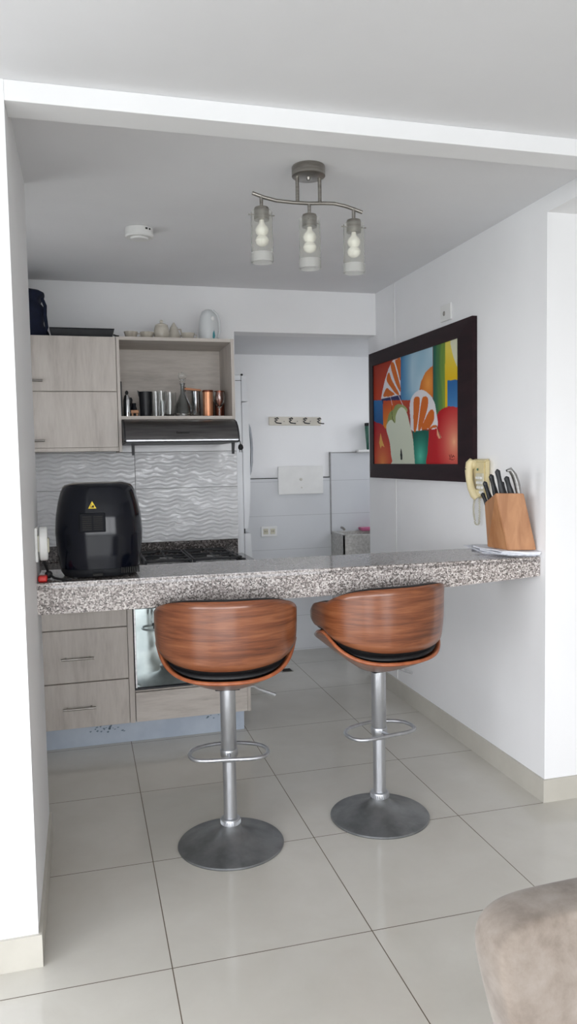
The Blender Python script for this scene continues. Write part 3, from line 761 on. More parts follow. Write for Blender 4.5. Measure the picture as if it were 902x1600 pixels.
tr = thing('oven_tray', 'flat black baking tray on top of the lift-up door cabinet', 'baking tray', (.02, 4.32, 2.078))
B().hexa([(-.118, 4.19, 2.0785), (.182, 4.19, 2.0785), (.182, 4.46, 2.0785), (-.118, 4.46, 2.0785)], [(-.130, 4.175, 2.118), (.192, 4.175, 2.118), (.192, 4.475, 2.118), (-.130, 4.475, 2.118)], .003).make('pan', 'blackmatt', tr)
B().box(-.132, .195, 4.172, 4.478, 2.118, 2.122, .001).make('rim', 'blackgloss', tr)
B().tube([(.190, 4.18, 2.09), (.205, 4.17, 2.084), (.216, 4.165, 2.082)], .005, 8).make('cord_end', 'dark', tr, smooth=True)
# bag
def bag(u, v):
    ph = u*2*PI; n = 4
    x, y = superring(.22, .13, ph, 4)
    z = v
    k = 1.0-.10*z**3 + .025*math.sin(9*z+ph*2)+.015*math.sin(23*z)
    top = 1 if v < .88 else max(.02, math.sqrt(max(0, 1-((v-.88)/.12)**2)))
    return (-.375+x*k*top+(.012*math.sin(15*z) if x > 0 else 0), 4.33+y*k*top, 2.0785+.265*z)
b = B().grid(bag, 48, 28, wrap=True); bmesh.ops.holes_fill(b.bm, edges=b.bm.edges)
bg = thing('backpack', 'dark navy cloth backpack on top of the wall cabinet', 'backpack', (-.375, 4.33, 2.0785))
b.make('body', 'navy', bg, smooth=True)
B().tube([(-.165, 4.25, 2.28), (-.150, 4.235, 2.24), (-.152, 4.23, 2.19), (-.146, 4.23, 2.13), (-.158, 4.24, 2.10)], .009, 8).make('strap', 'navy', bg, smooth=True)

# ------------------------------------------------------------------ fridge beyond the kitchen wall
fg = thing('fridge', 'tall white fridge standing sideways beyond the kitchen back wall', 'fridge', (.70, 5.0, 0))
B().box(.32, .965, 4.655, 5.34, .02, 1.945, .006).make('body', 'enamel', fg)
B().box(.32, .967, 4.653, 5.34, 1.908, 1.911).make('top_seam', 'gap', fg)
def fdoor(z0, z1, zc, bulge, base):
    pr_ = []
    n = 14
    for k in range(n+1):
        z = z0+(z1-z0)*k/n
        pr_.append((base+bulge*math.sin(PI*k/n)**.6 if bulge else base, z))
    return pr_
def door(z0, z1, xs_, name='door'):
    n = len(xs_)-1
    pts = [(.968, 4.665, z0)]+[(xs_[k], 4.665, z0+(z1-z0)*k/n) for k in range(n+1)]+[(.968, 4.665, z1)]
    return B().prism(pts, (0, .66, 0), .003).make(name, 'enamel', fg)
door(1.784, 1.940, [1.010, 1.008, 1.002, .994])
d2 = door(.998, 1.778, [.992, 1.004, 1.011, 1.013, 1.014, 1.014, 1.013, 1.011, 1.009])
door(.09, .968, [1.060, 1.050, 1.038, 1.030, 1.022, 1.016, 1.008])
b = B().tube([(1.010, 4.70, 1.66), (1.024, 4.70, 1.62), (1.031, 4.70, 1.55), (1.033, 4.70, 1.49), (1.030, 4.70, 1.41), (1.022, 4.70, 1.35), (1.010, 4.70, 1.31)], [.005, .007, .009, .009, .009, .007, .005], 10)
b.make('handle', 'fhandle', d2, smooth=True)
B().box(.93, .975, 4.67, 5.3, .968, .998).make('door_gap', 'gap', fg)
B().ball((.975, 4.68, 1.948), .008, .008, .006).make('hinge_cap', 'dark', fg)
for sx in (.36, .92):
    for sy in (4.70, 5.28): B().lathe([(.018, 0), (.018, .021)], (sx, sy, 0), 14).make('foot', 'dark', fg)

# ------------------------------------------------------------------ utility wall things
YW = YD-.0005
hr = thing('hook_rail', 'cream hook rail with four black hooks on the far wall', 'hook rail', (1.53, YW, 1.70))
b = B().box(-.200, .200, -.012, 0, -.031, .031, .006, 3)
bmesh.ops.rotate(b.bm, verts=b.bm.verts, cent=(0, 0, 0), matrix=Matrix.Rotation(math.radians(.6), 3, 'Y'))
bmesh.ops.translate(b.bm, verts=b.bm.verts, vec=(1.53, YW, 1.702))
M['railcream'] = noisy('rail_board', srgb(222, 216, 204), srgb(212, 206, 194), 12, .5)
b.make('board', 'railcream', hr)
for k in range(4):
    x = 1.385+k*.108; z = 1.708-.0006*k*2
    h_ = B().tube([(x+.018, YW-.014, z+.012), (x+.008, YW-.020, z+.019), (x-.012, YW-.022, z+.012), (x+.006, YW-.026, z+.002), (x-.014, YW-.034, z-.006), (x-.006, YW-.040, z-.018), (x+.014, YW-.044, z-.022), (x+.032, YW-.046, z-.023)], .0042, 8)
    h_.make('hook', 'hooksteel', hr, smooth=True)
for k in range(3): B().lathe([(.004, 0), (.004, .003)], (1.445+k*.10, YW-.0155, 1.70), 12, axis='y').make('screw', 'brushed', hr)
ap = thing('access_panel', 'white rectangular access panel low on the far wall', 'panel', (1.56, YW-.02, 1.17))
B().box(1.39, 1.733, YW-.028, YW-.0138, 1.168, 1.372, .002).make('cover', 'whiteplastic', ap)
B().lathe([(.009, 0), (.011, .003)], (1.562, YW-.032, 1.275), 16, axis='y').make('latch', 'base', ap)
B().lathe([(.005, 0), (.005, .002)], (1.566, YW-.0305, 1.215), 12, axis='y').make('screw', 'base', ap)
def outlet2(x, z):
    o = thing('double_outlet', 'white double socket on the far wall left of the sink', 'outlet', (x, YW-.02, z-.04))
    B().box(x-.060, x+.060, YW-.024, YW-.0145, z-.037, z+.037, .003).make('plate', 'whiteplastic', o)
    for dx in (-.026, .026):
        s_ = B().box(x+dx-.018, x+dx+.018, YW-.027, YW-.024, z-.020, z+.020, .002).make('socket', 'creamkey', o)
        B().box(x+dx-.008, x+dx-.005, YW-.0275, YW-.0268, z-.006, z+.008).box(x+dx+.005, x+dx+.008, YW-.0275, YW-.0268, z-.006, z+.008).make('socket_slots', 'gap', s_)
outlet2(1.315, .900)
# granite laundry sink
sn = thing('laundry_sink', 'grey granite laundry sink in the far corner', 'sink', (2.15, 5.25, 0))
b = B()
z0, z1 = .70, .880
b.box(1.795, 1.83, 5.14, YD-.015, z0, z1, .006).box(2.50, 2.55, 5.05, YD-.015, z0, z1, .006).box(1.83, 2.50, YD-.05, YD-.015, z0, z1, .004)
b.hexa([(1.795, 5.14, z0), (2.55, 4.90, z0), (2.55, 4.96, z0), (1.795, 5.19, z0)], [(1.795, 5.14, z1), (2.55, 4.90, z1), (2.55, 4.96, z1), (1.795, 5.19, z1)], .005)
b.hexa([(1.83, 5.17, z0), (2.5, 4.98, z0), (2.5, YD-.05, z0), (1.83, YD-.05, z0)], [(1.83, 5.17, z0+.10), (2.5, 4.98, z0+.02), (2.5, YD-.05, z0+.02), (1.83, YD-.05, z0+.15)])
b.make('basin', 'sink', sn)
b = B().hexa([(1.80, 5.15, .0005), (2.54, 4.93, .0005), (2.54, YD-.016, .0005), (1.80, YD-.016, .0005)], [(1.80, 5.15, .698), (2.54, 4.93, .698), (2.54, YD-.016, .698), (1.80, YD-.016, .698)])
b.make('pedestal', 'plaintile', sn)
B().tube([(1.875, YD-.02, .905), (1.875, YD-.055, .905), (1.878, YD-.075, .895)], .009, 10).make('tap', 'brushed', sn, smooth=True)
tag(B().hexa([(2.01, 5.37, .8802), (2.12, 5.37, .8802), (2.12, 5.44, .8802), (2.01, 5.44, .8802)], [(2.00, 5.365, .905), (2.13, 5.365, .905), (2.13, 5.445, .905), (2.00, 5.445, .905)], .006).make('soap_dish', 'pink'), 'pink dish resting on the back rim of the laundry sink', 'dish')
gb = thing('green_bottle', 'dark green bottle with black cap on the small far ledge', 'bottle', (2.10, 5.43, 1.486))
B().lathe([(.030, 0), (.034, .004), (.046, .165), (.044, .175)], (2.108, 5.425, 1.486), 28, sy=.6).make('body', 'greenp', gb, smooth=True)
B().lathe([(.047, .176), (.048, .180), (.048, .196), (.044, .199)], (2.108, 5.425, 1.486), 28, sy=.6).make('cap', 'dark', gb, smooth=True)
dn = thing('floor_drain', 'small square metal drain grate in the floor by the far wall', 'drain', (1.295, 4.945, .0003))
b = B(); b.box(1.255, 1.335, 4.905, 4.985, .0003, .003, .001); b.make('frame', 'brushed', dn)
b = B()
for k in range(5): b.box(1.264, 1.326, 4.913+k*.014, 4.921+k*.014, .003, .0042)
b.make('slots', 'gap', dn)

# ------------------------------------------------------------------ framed painting
YA, YZ = 3.388, 4.503; ZA, ZZ = 1.386, 1.990     # canvas extents
pt = thing('framed_painting', 'large fruit painting in a wide dark brown frame', 'painting', (XR-.01, 3.9, 1.30))
b = B()
FO0, FO1, FZ0, FZ1 = 3.250, 4.572, 1.300, 2.070
X0, X1 = XR-.030, XR-.0008
def frame_side(quad_out, quad_in):
    # outer edge lower than the inner one: bevelled flat moulding
    pass
outer = [(FO0, FZ0), (FO1, FZ0), (FO1, FZ1), (FO0, FZ1)]
inner = [(YA, ZA), (YZ, ZA), (YZ, ZZ), (YA, ZZ)]
for k in range(4):
    a0, a1, i0, i1 = outer[k], outer[(k+1) % 4], inner[k], inner[(k+1) % 4]
    b.hexa([(X1, a0[0], a0[1]), (X1, a1[0], a1[1]), (X1, i1[0], i1[1]), (X1, i0[0], i0[1])],
           [(X0+.004, a0[0], a0[1]), (X0+.004, a1[0], a1[1]), (X0, i1[0], i1[1]), (X0, i0[0], i0[1])])
b.make('frame', 'framewood', pt)
def cat(poly, n=6):
    out = []; m_ = len(poly)
    for i in range(m_):
        p0, p1, p2, p3 = [poly[(i+j-1) % m_] for j in range(4)]
        for k in range(n):
            t_ = k/n
            out.append(tuple(.5*((2*p1[c])+(-p0[c]+p2[c])*t_+(2*p0[c]-5*p1[c]+4*p2[c]-p3[c])*t_*t_+(-p0[c]+3*p1[c]-3*p2[c]+p3[c])*t_**3) for c in (0, 1)))
    return out
def inside(p, poly):
    x, y = p; c = False; j = len(poly)-1
    for i in range(len(poly)):
        xi, yi = poly[i]; xj, yj = poly[j]
        if (yi > y) != (yj > y) and x < (xj-xi)*(y-yi)/(yj-yi)+xi: c = not c
        j = i
    return c
def mixc(a, b_, t_): t_ = clampf(t_, 0, 1); return tuple(a[i]+(b_[i]-a[i])*t_ for i in range(3))
def flat(c): return lambda u, v: c
def lin(p, q, c0, c1): 
    d = (q[0]-p[0], q[1]-p[1]); L2 = d[0]**2+d[1]**2
    return lambda u, v: mixc(c0, c1, ((u-p[0])*d[0]+(v-p[1])*d[1])/L2)
def rad(p, r, c0, c1, pw=1): return lambda u, v: mixc(c0, c1, (math.hypot((u-p[0])*1.85, v-p[1])/r)**pw)
def grn(u, v):
    c = mixc((30, 92, 84), (120, 150, 60), (u-.75)/.10)
    c = mixc(c, (196, 196, 60), (u-.84)/.12*.8)
    s = .5+.5*math.sin(u*140+math.sin(v*9)*2); return mixc(c, (24, 74, 78), s*.25*(1-v))
def blu(u, v):
    d = min(u-.375, .55); s = .5+.5*math.sin(v*13+u*11)*math.sin(u*23)
    c = mixc((40, 104, 160), (176, 204, 218), d/.14); c = mixc(c, (112, 164, 196), s*.35)
    return mixc(c, (60, 128, 176), clampf((v-.33)/.15, 0, 1)*.6)
redtl=[(-0.02, -0.034), (0.374, -0.01), (0.37, 0.4), (-0.026, 0.342)]
rind1=[(0.107, 0.35), (0.126, 0.28), (0.164, 0.175), (0.214, 0.075), (0.273, 0.006), (0.374, -0.003), (0.37, 0.353)]
segA=[(0.146, 0.334), (0.163, 0.279), (0.193, 0.256), (0.231, 0.283), (0.293, 0.337)]
segB=[(0.19, 0.182), (0.2, 0.126), (0.227, 0.116), (0.261, 0.193), (0.352, 0.337), (0.312, 0.331), (0.232, 0.242)]
segC=[(0.247, 0.068), (0.255, 0.022), (0.291, 0.037), (0.327, 0.139), (0.368, 0.267), (0.367, 0.32), (0.302, 0.215)]
segD=[(0.304, 0.02), (0.328, 0.008), (0.372, 0.014), (0.37, 0.214), (0.337, 0.114)]
bluep=[(0.378, -0.022), (0.746, -0.026), (0.743, 0.46), (0.373, 0.407)]
orange=[(0.592, 0.407), (0.596, 0.345), (0.617, 0.273), (0.664, 0.202), (0.718, 0.171), (0.745, 0.163), (0.744, 0.43)]
greencol=[(0.749, -0.025), (1.01, -0.02), (1.009, 0.604), (0.746, 0.575)]
yellowp=[(0.871, -0.009), (1.01, -0.015), (1.01, 0.336), (0.893, 0.313), (0.892, 0.522), (0.868, 0.542)]
palep=[(0.925, -0.011), (1.01, -0.009), (1.01, 0.246), (0.971, 0.193), (0.938, 0.094)]
bluer=[(0.893, 0.316), (1.01, 0.327), (1.009, 0.604), (0.892, 0.591)]
blul=[(-0.026, 0.345), (0.131, 0.365), (0.134, 0.619), (-0.03, 0.605)]
dkblue=[(0.111, 0.348), (0.37, 0.353), (0.388, 0.409), (0.137, 0.415)]
orl=[(0.137, 0.373), (0.3, 0.39), (0.275, 0.659), (0.134, 0.647)]
redm=[(0.287, 0.388), (0.509, 0.42), (0.532, 0.718), (0.283, 0.7)]
pearg=[(0.184, 0.637), (0.195, 0.569), (0.223, 0.502), (0.277, 0.475), (0.3, 0.444), (0.351, 0.434), (0.423, 0.462), (0.454, 0.516), (0.368, 0.533), (0.305, 0.607)]
pearw=[(0.178, 0.658), (0.198, 0.597), (0.247, 0.571), (0.298, 0.609), (0.31, 0.533), (0.351, 0.477), (0.401, 0.473), (0.448, 0.528), (0.482, 0.636), (0.515, 0.755), (0.541, 1.001), (0.24, 1.001), (0.227, 0.807)]
seed=[(0.369, 0.961), (0.363, 0.907), (0.372, 0.853), (0.386, 0.907), (0.388, 0.954)]
rind2=[(0.512, 0.697), (0.492, 0.598), (0.485, 0.455), (0.518, 0.383), (0.576, 0.348), (0.632, 0.348), (0.702, 0.393), (0.754, 0.461), (0.776, 0.542), (0.789, 0.688), (0.669, 0.696)]
s1=[(0.53, 0.689), (0.529, 0.448), (0.546, 0.4), (0.576, 0.397), (0.601, 0.421), (0.594, 0.52), (0.56, 0.688)]
s2=[(0.58, 0.687), (0.6, 0.546), (0.624, 0.436), (0.647, 0.408), (0.683, 0.418), (0.695, 0.459), (0.678, 0.543), (0.614, 0.686)]
s3=[(0.619, 0.69), (0.662, 0.603), (0.708, 0.54), (0.739, 0.532), (0.758, 0.564), (0.754, 0.624), (0.723, 0.67), (0.692, 0.692)]
s4=[(0.7, 0.696), (0.738, 0.671), (0.778, 0.67), (0.783, 0.687)]
vase=[(0.515, 0.7), (0.7, 0.707), (0.685, 1.0), (0.541, 1.001)]
appr=[(0.789, 0.676), (0.793, 0.58), (0.833, 0.543), (0.903, 0.529), (0.97, 0.543), (1.022, 0.595), (1.021, 1.022), (0.695, 1.025), (0.688, 0.889), (0.699, 0.766), (0.723, 0.7)]
notch=[(0.782, 0.675), (0.832, 0.78), (0.806, 0.787), (0.786, 0.753)]
appl=[(-0.029, 0.59), (0.046, 0.583), (0.128, 0.612), (0.187, 0.693), (0.225, 0.807), (0.239, 0.904), (0.232, 1.001), (-0.036, 1.002)]
leaf=[(0.096, 0.687), (0.074, 0.786), (0.094, 0.847), (0.111, 0.816), (0.151, 0.835), (0.12, 0.767)]
OR = flat((206, 104, 34)); WH = flat((224, 222, 226))
layers = [
 (redtl, 0, lin((0, 0), (.2, .3), (150, 44, 28), (196, 66, 30))), (rind1, 0, WH), (segA, 1, OR), (segB, 1, OR), (segC, 1, OR), (segD, 1, OR),
 (bluep, 0, blu), (orange, 0, rad((.695, .30), .22, (236, 158, 72), (192, 92, 26))), (greencol, 0, grn),
 (yellowp, 0, lin((.87, .3), (1.0, 0), (222, 182, 24), (226, 214, 110))), (palep, 1, flat((216, 216, 190))), (bluer, 0, lin((.89, .3), (1, .6), (36, 92, 150), (78, 138, 190))),
 (blul, 0, lin((0, .35), (.13, .6), (48, 116, 176), (28, 80, 136))), (dkblue, 0, flat((38, 44, 96))), (orl, 0, lin((.14, .4), (.2, .66), (196, 74, 30), (230, 150, 40))),
 (redm, 0, lin((.3, .4), (.5, .7), (196, 76, 40), (132, 36, 34))), (pearg, 1, lin((.2, .45), (.4, .6), (126, 142, 74), (172, 178, 124))), (pearw, 1, lin((.2, .6), (.5, 1), (216, 222, 204), (200, 206, 186))), (seed, 1, flat((30, 30, 30))),
 (vase, 0, rad((.604, .93), .22, (90, 196, 170), (14, 92, 78), .8)),
 (appr, 1, rad((.955, .82), .34, (240, 178, 138), (178, 26, 34), .75)),
 (rind2, 1, WH), (s1, 1, OR), (s2, 1, OR), (s3, 1, OR), (s4, 1, OR),
 (notch, 0, flat((226, 162, 128))), (appl, 1, rad((.12, 1.0), .40, (226, 140, 66), (170, 30, 38), .8)), (leaf, 0, flat((222, 168, 84)))]
LY = [((cat(p_) if sm else p_), fn) for p_, sm, fn in layers]
LB = [(min(q[0] for q in p_), max(q[0] for q in p_), min(q[1] for q in p_), max(q[1] for q in p_)) for p_, _ in LY]
strokes = [([(.907, .925), (.915, .945), (.925, .925), (.935, .948), (.945, .93), (.955, .94)], (90, 20, 24), .004), ([(.905, .958), (.945, .966), (.958, .955)], (90, 20, 24), .003),
           ([(.783, .676), (.80, .72), (.823, .778)], (30, 16, 16), .005), ([(.253, .435), (.262, .56), (.29, .60)], (60, 60, 30), .005), ([(.235, .34), (.262, .43)], (222, 210, 220), .004), ([(.345, .352), (.40, .45)], (222, 210, 220), .004), ([(.50, .58), (.48, .48)], (222, 210, 220), .004)]
def paint(u, v):
    c = (150, 50, 34)
    for (p_, fn), bb_ in zip(LY, LB):
        if bb_[0] <= u <= bb_[1] and bb_[2] <= v <= bb_[3] and inside((u, v), p_): c = fn(u, v)
    for pts, sc, w in strokes:
        for (x0, y0), (x1, y1) in zip(pts, pts[1:]):
            d = ((x1-x0)**2+(y1-y0)**2) or 1; t_ = clampf(((u-x0)*(x1-x0)+(v-y0)*(y1-y0))/d, 0, 1)
            if math.hypot((u-x0-t_*(x1-x0))*1.85, v-y0-t_*(y1-y0)) < w: c = sc
    return c
NU, NV = 300, 170
b = B()
XC = XR-.022
b.grid(lambda u, v: (XC, YZ+(YA-YZ)*u, ZZ+(ZA-ZZ)*v), NU, NV)
cv = b.make('canvas', 'canvas', pt)
me = cv.data; off = wloc(pt)
ca = me.color_attributes.new('paint', 'BYTE_COLOR', 'POINT')
for i, v in enumerate(me.vertices):
    y, z = v.co.y+off.y, v.co.z+off.z
    c = paint((YZ-y)/(YZ-YA), (ZZ-z)/(ZZ-ZA)); ca.data[i].color_srgb = (c[0]/255, c[1]/255, c[2]/255, 1)
B().box(XC+.001, X1, YA-.01, YZ+.01, ZA-.01, ZZ+.01).make('backing', 'framewood', pt)

jb = thing('junction_plate', 'small white square wall plate above the painting', 'wall plate', (XR, 3.55, 2.10))
B().box(XR-.010, XR-.0005, 3.497, 3.608, 2.100, 2.180, .002).make('plate', 'whiteplastic', jb)
B().lathe([(.010, 0), (.012, .002)], (XR-.012, 3.567, 2.138), 16, axis='x').make('port', 'brushed', jb)

# ------------------------------------------------------------------ wall telephone
ph = thing('wall_telephone', 'cream corded telephone on the right wall under the painting', 'telephone', (XR-.02, 3.15, 1.22))
xw = XR-.0006
b = B().hexa([(xw, 3.135, 1.226), (xw, 3.250, 1.226), (xw-.030, 3.238, 1.235), (xw-.030, 3.130, 1.235)],
             [(xw, 3.128, 1.412), (xw, 3.272, 1.412), (xw-.044, 3.250, 1.402), (xw-.044, 3.105, 1.402)], .008)
b.make('body', 'cream', ph, smooth=True)
kp = B().hexa([(xw-.033, 3.130, 1.245), (xw-.033, 3.185, 1.245), (xw-.036, 3.185, 1.245), (xw-.036, 3.130, 1.245)],
              [(xw-.038, 3.122, 1.345), (xw-.038, 3.182, 1.345), (xw-.046, 3.182, 1.345), (xw-.046, 3.122, 1.345)]).make('keypad', 'creamkey', ph)
for r_ in range(4):
    for c_ in range(3):
        zz = 1.258+r_*.022; yy = 3.136+c_*.019
        B().box(xw-.043-.002*r_, xw-.035, yy-.007, yy+.007, zz-.006, zz+.006, .002).make('key', 'whiteplastic', kp)
B().ball((xw-.046, 3.165, 1.362), .003, .006, .006).make('lamp', 'greenp', ph)
hs = B()
path = [(xw-.050, 3.205, 1.404), (xw-.058, 3.214, 1.390), (xw-.062, 3.216, 1.355), (xw-.064, 3.208, 1.315), (xw-.062, 3.194, 1.275), (xw-.056, 3.176, 1.245), (xw-.048, 3.168, 1.230)]
hs.tube(path, [.015, .019, .018, .016, .017, .019, .014], 14)
hs.lathe([(.020, 0), (.022, .006), (.022, .020)], (xw-.056, 3.210, 1.385), 20, axis='x').lathe([(.018, 0), (.020, .006), (.020, .020)], (xw-.052, 3.178, 1.252), 20, axis='x')
hs_o = hs.make('handset', 'cream', ph, smooth=True)
B().box(xw-.082, xw-.070, 3.212, 3.235, 1.362, 1.366).make('earpiece_slot', 'gap', hs_o)
cd = [(xw-.040, 3.200, 1.238)]
for k in range(150):
    t_ = k/149
    # hanging loop
    if t_ < .45: s_ = t_/.45; cx, cz = 3.240+.012*math.sin(s_*PI), 1.228-.105*s_
    elif t_ < .62: s_ = (t_-.45)/.17*PI; cx, cz = 3.220+.020*math.cos(s_), 1.120-.017*math.sin(s_)
    else: s_ = (t_-.62)/.38; cx, cz = 3.200-.012*s_*(1-s_), 1.120+.11*s_
    a = k*1.5
    cd.append((xw-.018+.0045*math.cos(a), cx+.0045*math.sin(a), cz))
B().tube(cd, .0019, 6).make('coiled_cord', 'creamkey', ph, smooth=True)

# ------------------------------------------------------------------ papers and knife block
def sheet(name, label, pts, z, th, mat, droop=None):
    b = B(); b.prism([(x, y, z) for x, y in pts], (0, 0, th))
    o = b.make(name, mat); return tag(o, label, 'papers', 'papers under the knife block')
sheet('paper_sheet', 'lowest white sheet sticking out left of the knife block', [(1.64, 2.93), (1.70, 2.80), (1.785, 2.752), (1.790, 3.00), (1.775, 3.17), (1.70, 3.21)], ZT+.0005, .004, 'paper')
sheet('paper_sheet', 'printed sheet in the middle of the stack under the block', [(1.655, 3.05), (1.655, 2.88), (1.675, 2.775), (1.788, 2.74), (1.790, 3.13), (1.72, 3.17)], ZT+.0048, .004, 'print')
sheet('paper_sheet', 'folded white leaflet second from the top under the block', [(1.645, 2.96), (1.652, 2.80), (1.70, 2.765), (1.789, 2.728), (1.789, 2.99), (1.72, 3.03)], ZT+.0091, .006, 'paper')
b = B()
def leafl(u, v):
    x = 1.645+(1.789-1.645)*u; y0 = 2.778-.055*u; y = y0+(3.02-y0)*v
    return (x, y, ZT+.0165+.004*math.sin(u*5+1)*(1-v)*.5+.002*math.sin(v*7))
b.grid(leafl, 16, 16); o = b.make('paper_sheet', 'paper', solid=.006, solid_off=1)
tag(o, 'topmost curled white sheet right beneath the wooden knife block', 'papers', 'papers under the knife block')
kb = thing('knife_block', 'slanted light wooden knife block at the counter right end', 'knife block', (1.72, 2.84, 1.0365))
zb0 = ZT+.0258
lo = [(1.680, 2.790, zb0), (1.787, 2.752, zb0), (1.788, 2.900, zb0), (1.664, 2.930, zb0)]
hi = [(1.622, 2.790, 1.272), (1.731, 2.757, 1.269), (1.728, 2.905, 1.248), (1.650, 2.930, 1.224)]
b = B()
b.hexa(lo, hi, .0025)
b.make('block', 'blockwood', kb)
def knife(name, label, a, c, w, mat='blackmatt'):
    a, c = Vector(a), Vector(c); d = (a-c).normalized()
    o = thing(name, label, 'knife', c, 'knives in the wooden block')
    n = 6; side = Vector((1, -.25, 0)); side = (side-d*side.dot(d)).normalized(); dep = d.cross(side)
    tmp = B()
    def fn(u, v):
        p_ = c-d*.02+(a-c+d*.02)*v
        k = w*(.42 if v < .9 else .42*math.sqrt(max(.05, 1-((v-.9)/.1)**2)))*(1+.15*math.sin(v*7))
        an = u*2*PI
        return p_+side*math.cos(an)*k+dep*math.sin(an)*k*.62
    tmp.grid(fn, 12, 14, wrap=True); bmesh.ops.holes_fill(tmp.bm, edges=tmp.bm.edges)
    tmp.make('handle', mat, o, smooth=True)
    # blade inside the slot
    B().hexa([tuple(c-d*.14-side*.012), tuple(c-d*.14+side*.002), tuple(c-d*.14+side*.002+dep*.002), tuple(c-d*.14-side*.012+dep*.002)],
             [tuple(c-side*.011), tuple(c+side*.011), tuple(c+side*.011+dep*.002), tuple(c-side*.011+dep*.002)]).make('blade', 'steel', o)
    return o
knife('kitchen_knife', 'tallest black-handled knife in the wooden block', (1.634, 2.80, 1.3685), (1.660, 2.80, 1.266), .027)
knife('kitchen_knife', 'second-tallest black knife just left of the tallest one', (1.640, 2.86, 1.347), (1.666, 2.86, 1.252), .026)
knife('kitchen_knife', 'black knife third from the left in the block', (1.633, 2.90, 1.317), (1.664, 2.90, 1.232), .024)
knife('kitchen_knife', 'lowest black knife at the block left edge', (1.637, 2.925, 1.268), (1.660, 2.922, 1.214), .022)
knife('kitchen_knife', 'short black knife behind and right of the tallest one', (1.690, 2.86, 1.316), (1.709, 2.86, 1.252), .024)
knife('kitchen_knife', 'black knife directly left of the curved grey handle', (1.6693, 2.79, 1.339), (1.694, 2.79, 1.264), .027)
o = thing('grey_handled_knife', 'knife with curved grey handle at the block right side', 'knife', (1.715, 2.775, 1.262), 'knives in the wooden block')
B().tube([(1.7235, 2.776, 1.250), (1.7185, 2.776, 1.275), (1.708, 2.775, 1.315), (1.695, 2.774, 1.345), (1.678, 2.773, 1.366), (1.661, 2.772, 1.362)], [.010, .012, .013, .012, .010, .005], 12).make('handle', 'steel', o, smooth=True)

# ------------------------------------------------------------------ ceiling light bar
lm = thing('ceiling_light', 'brushed nickel ceiling light bar with three glass shades', 'ceiling light', (.797, 2.622, 2.30))
YLm = 2.622
B().lathe([(.056, H-.0005), (.058, H-.004), (.058, H-.034), (.054, H-.037), (.008, H-.0372), (.006, H-.046), (.001, H-.048)], (.798, YLm, 0), 40).make('canopy', 'brushed', lm, smooth=True)
for x in (.757, .838): B().tube([(x, YLm, H-.036), (x, YLm, 2.312)], .0065, 12).make('rod', 'brushed', lm, smooth=True)
pa = [(.597, YLm, 2.331), (.635, YLm, 2.320), (.680, YLm, 2.3115), (.740, YLm, 2.309), (.800, YLm, 2.310), (.850, YLm, 2.314), (.890, YLm, 2.3155), (.930, YLm, 2.310), (.965, YLm, 2.301), (.995, YLm, 2.292)]
B().tube(pa, .0062, 12).make('wave_bar', 'brushed', lm, smooth=True)
for i, (x, zt_, xb) in enumerate(((.628, 2.322, .629), (.799, 2.309, .805), (.9625, 2.301, .966))):
    zs = zt_-.036
    hd_ = B().tube([(x, YLm, zt_), (x, YLm, zs)], .0062, 12).lathe([(.012, zs+.002), (.024, zs-.002), (.026, zs-.008), (.026, zs-.044)], (x, YLm, 0), 28)
    lh = hd_.make('lamp_holder', 'brushed', lm, smooth=True)
    if i == 1: B().tube([(x-.015, YLm-.030, zs-.022), (x+.015, YLm+.030, zs-.022)], .0022, 8).tube([(x+.03, YLm+.015, zs-.024), (x+.045, YLm+.022, zs-.024)], .0022, 8).make('thumb_screws', 'brushed', lh)
    else: B().tube([(x-.046, YLm, zs-.026), (x+.046, YLm, zs-.026)], .0022, 8).make('thumb_screws', 'brushed', lh)
    zt2, zb2 = zs-.016, zs-.185
    B().lathe([(.037, zt2), (.038, zb2), (.0355, zb2), (.0345, zt2)], (x, YLm, 0), 36, cap=False).make('glass_shade', 'frost', lh, smooth=True)
    B().lathe([(.0386, zb2+.030), (.0388, zb2-.001), (.0352, zb2-.001), (.0350, zb2+.030)], (x, YLm, 0), 36, cap=False).make('frosted_band', 'frostband', lh, smooth=True)
    B().lathe([(.008, zs-.044), (.010, zs-.056), (.020, zs-.068), (.023, zs-.078), (.019, zs-.090), (.013, zs-.096), (.020, zs-.102), (.024, zs-.112), (.020, zs-.124), (.010, zs-.131), (.0005, zs-.133)], (x, YLm, 0), 24).make('bulb', 'bulb', lh, smooth=True)
sd = thing('smoke_detector', 'round white detector mounted on the kitchen ceiling', 'detector', (.280, 3.47, H-.05))
B().lathe([(.060, H-.0005), (.062, H-.003), (.062, H-.034), (.056, H-.040), (.044, H-.041)], (.280, 3.462, 0), 40).make('housing', 'whiteplastic', sd, smooth=True)
B().lathe([(.040, H-.041), (.036, H-.047), (.001, H-.049)], (.280, 3.462, 0), 36).make('cover', 'whiteplastic', sd, smooth=True)
b = B()
for a, w in ((-66, .003), (-62, .003), (-50, .003), (-46.5, .002)):
    r_ = math.radians(a); b.box(.280+.0625*math.cos(r_)-w, .280+.0625*math.cos(r_)+w, 3.462+.0625*math.sin(r_)-.001, 3.462+.0625*math.sin(r_)+.001, H-.016, H-.009)
b.make('printed_marks', 'gap', sd)

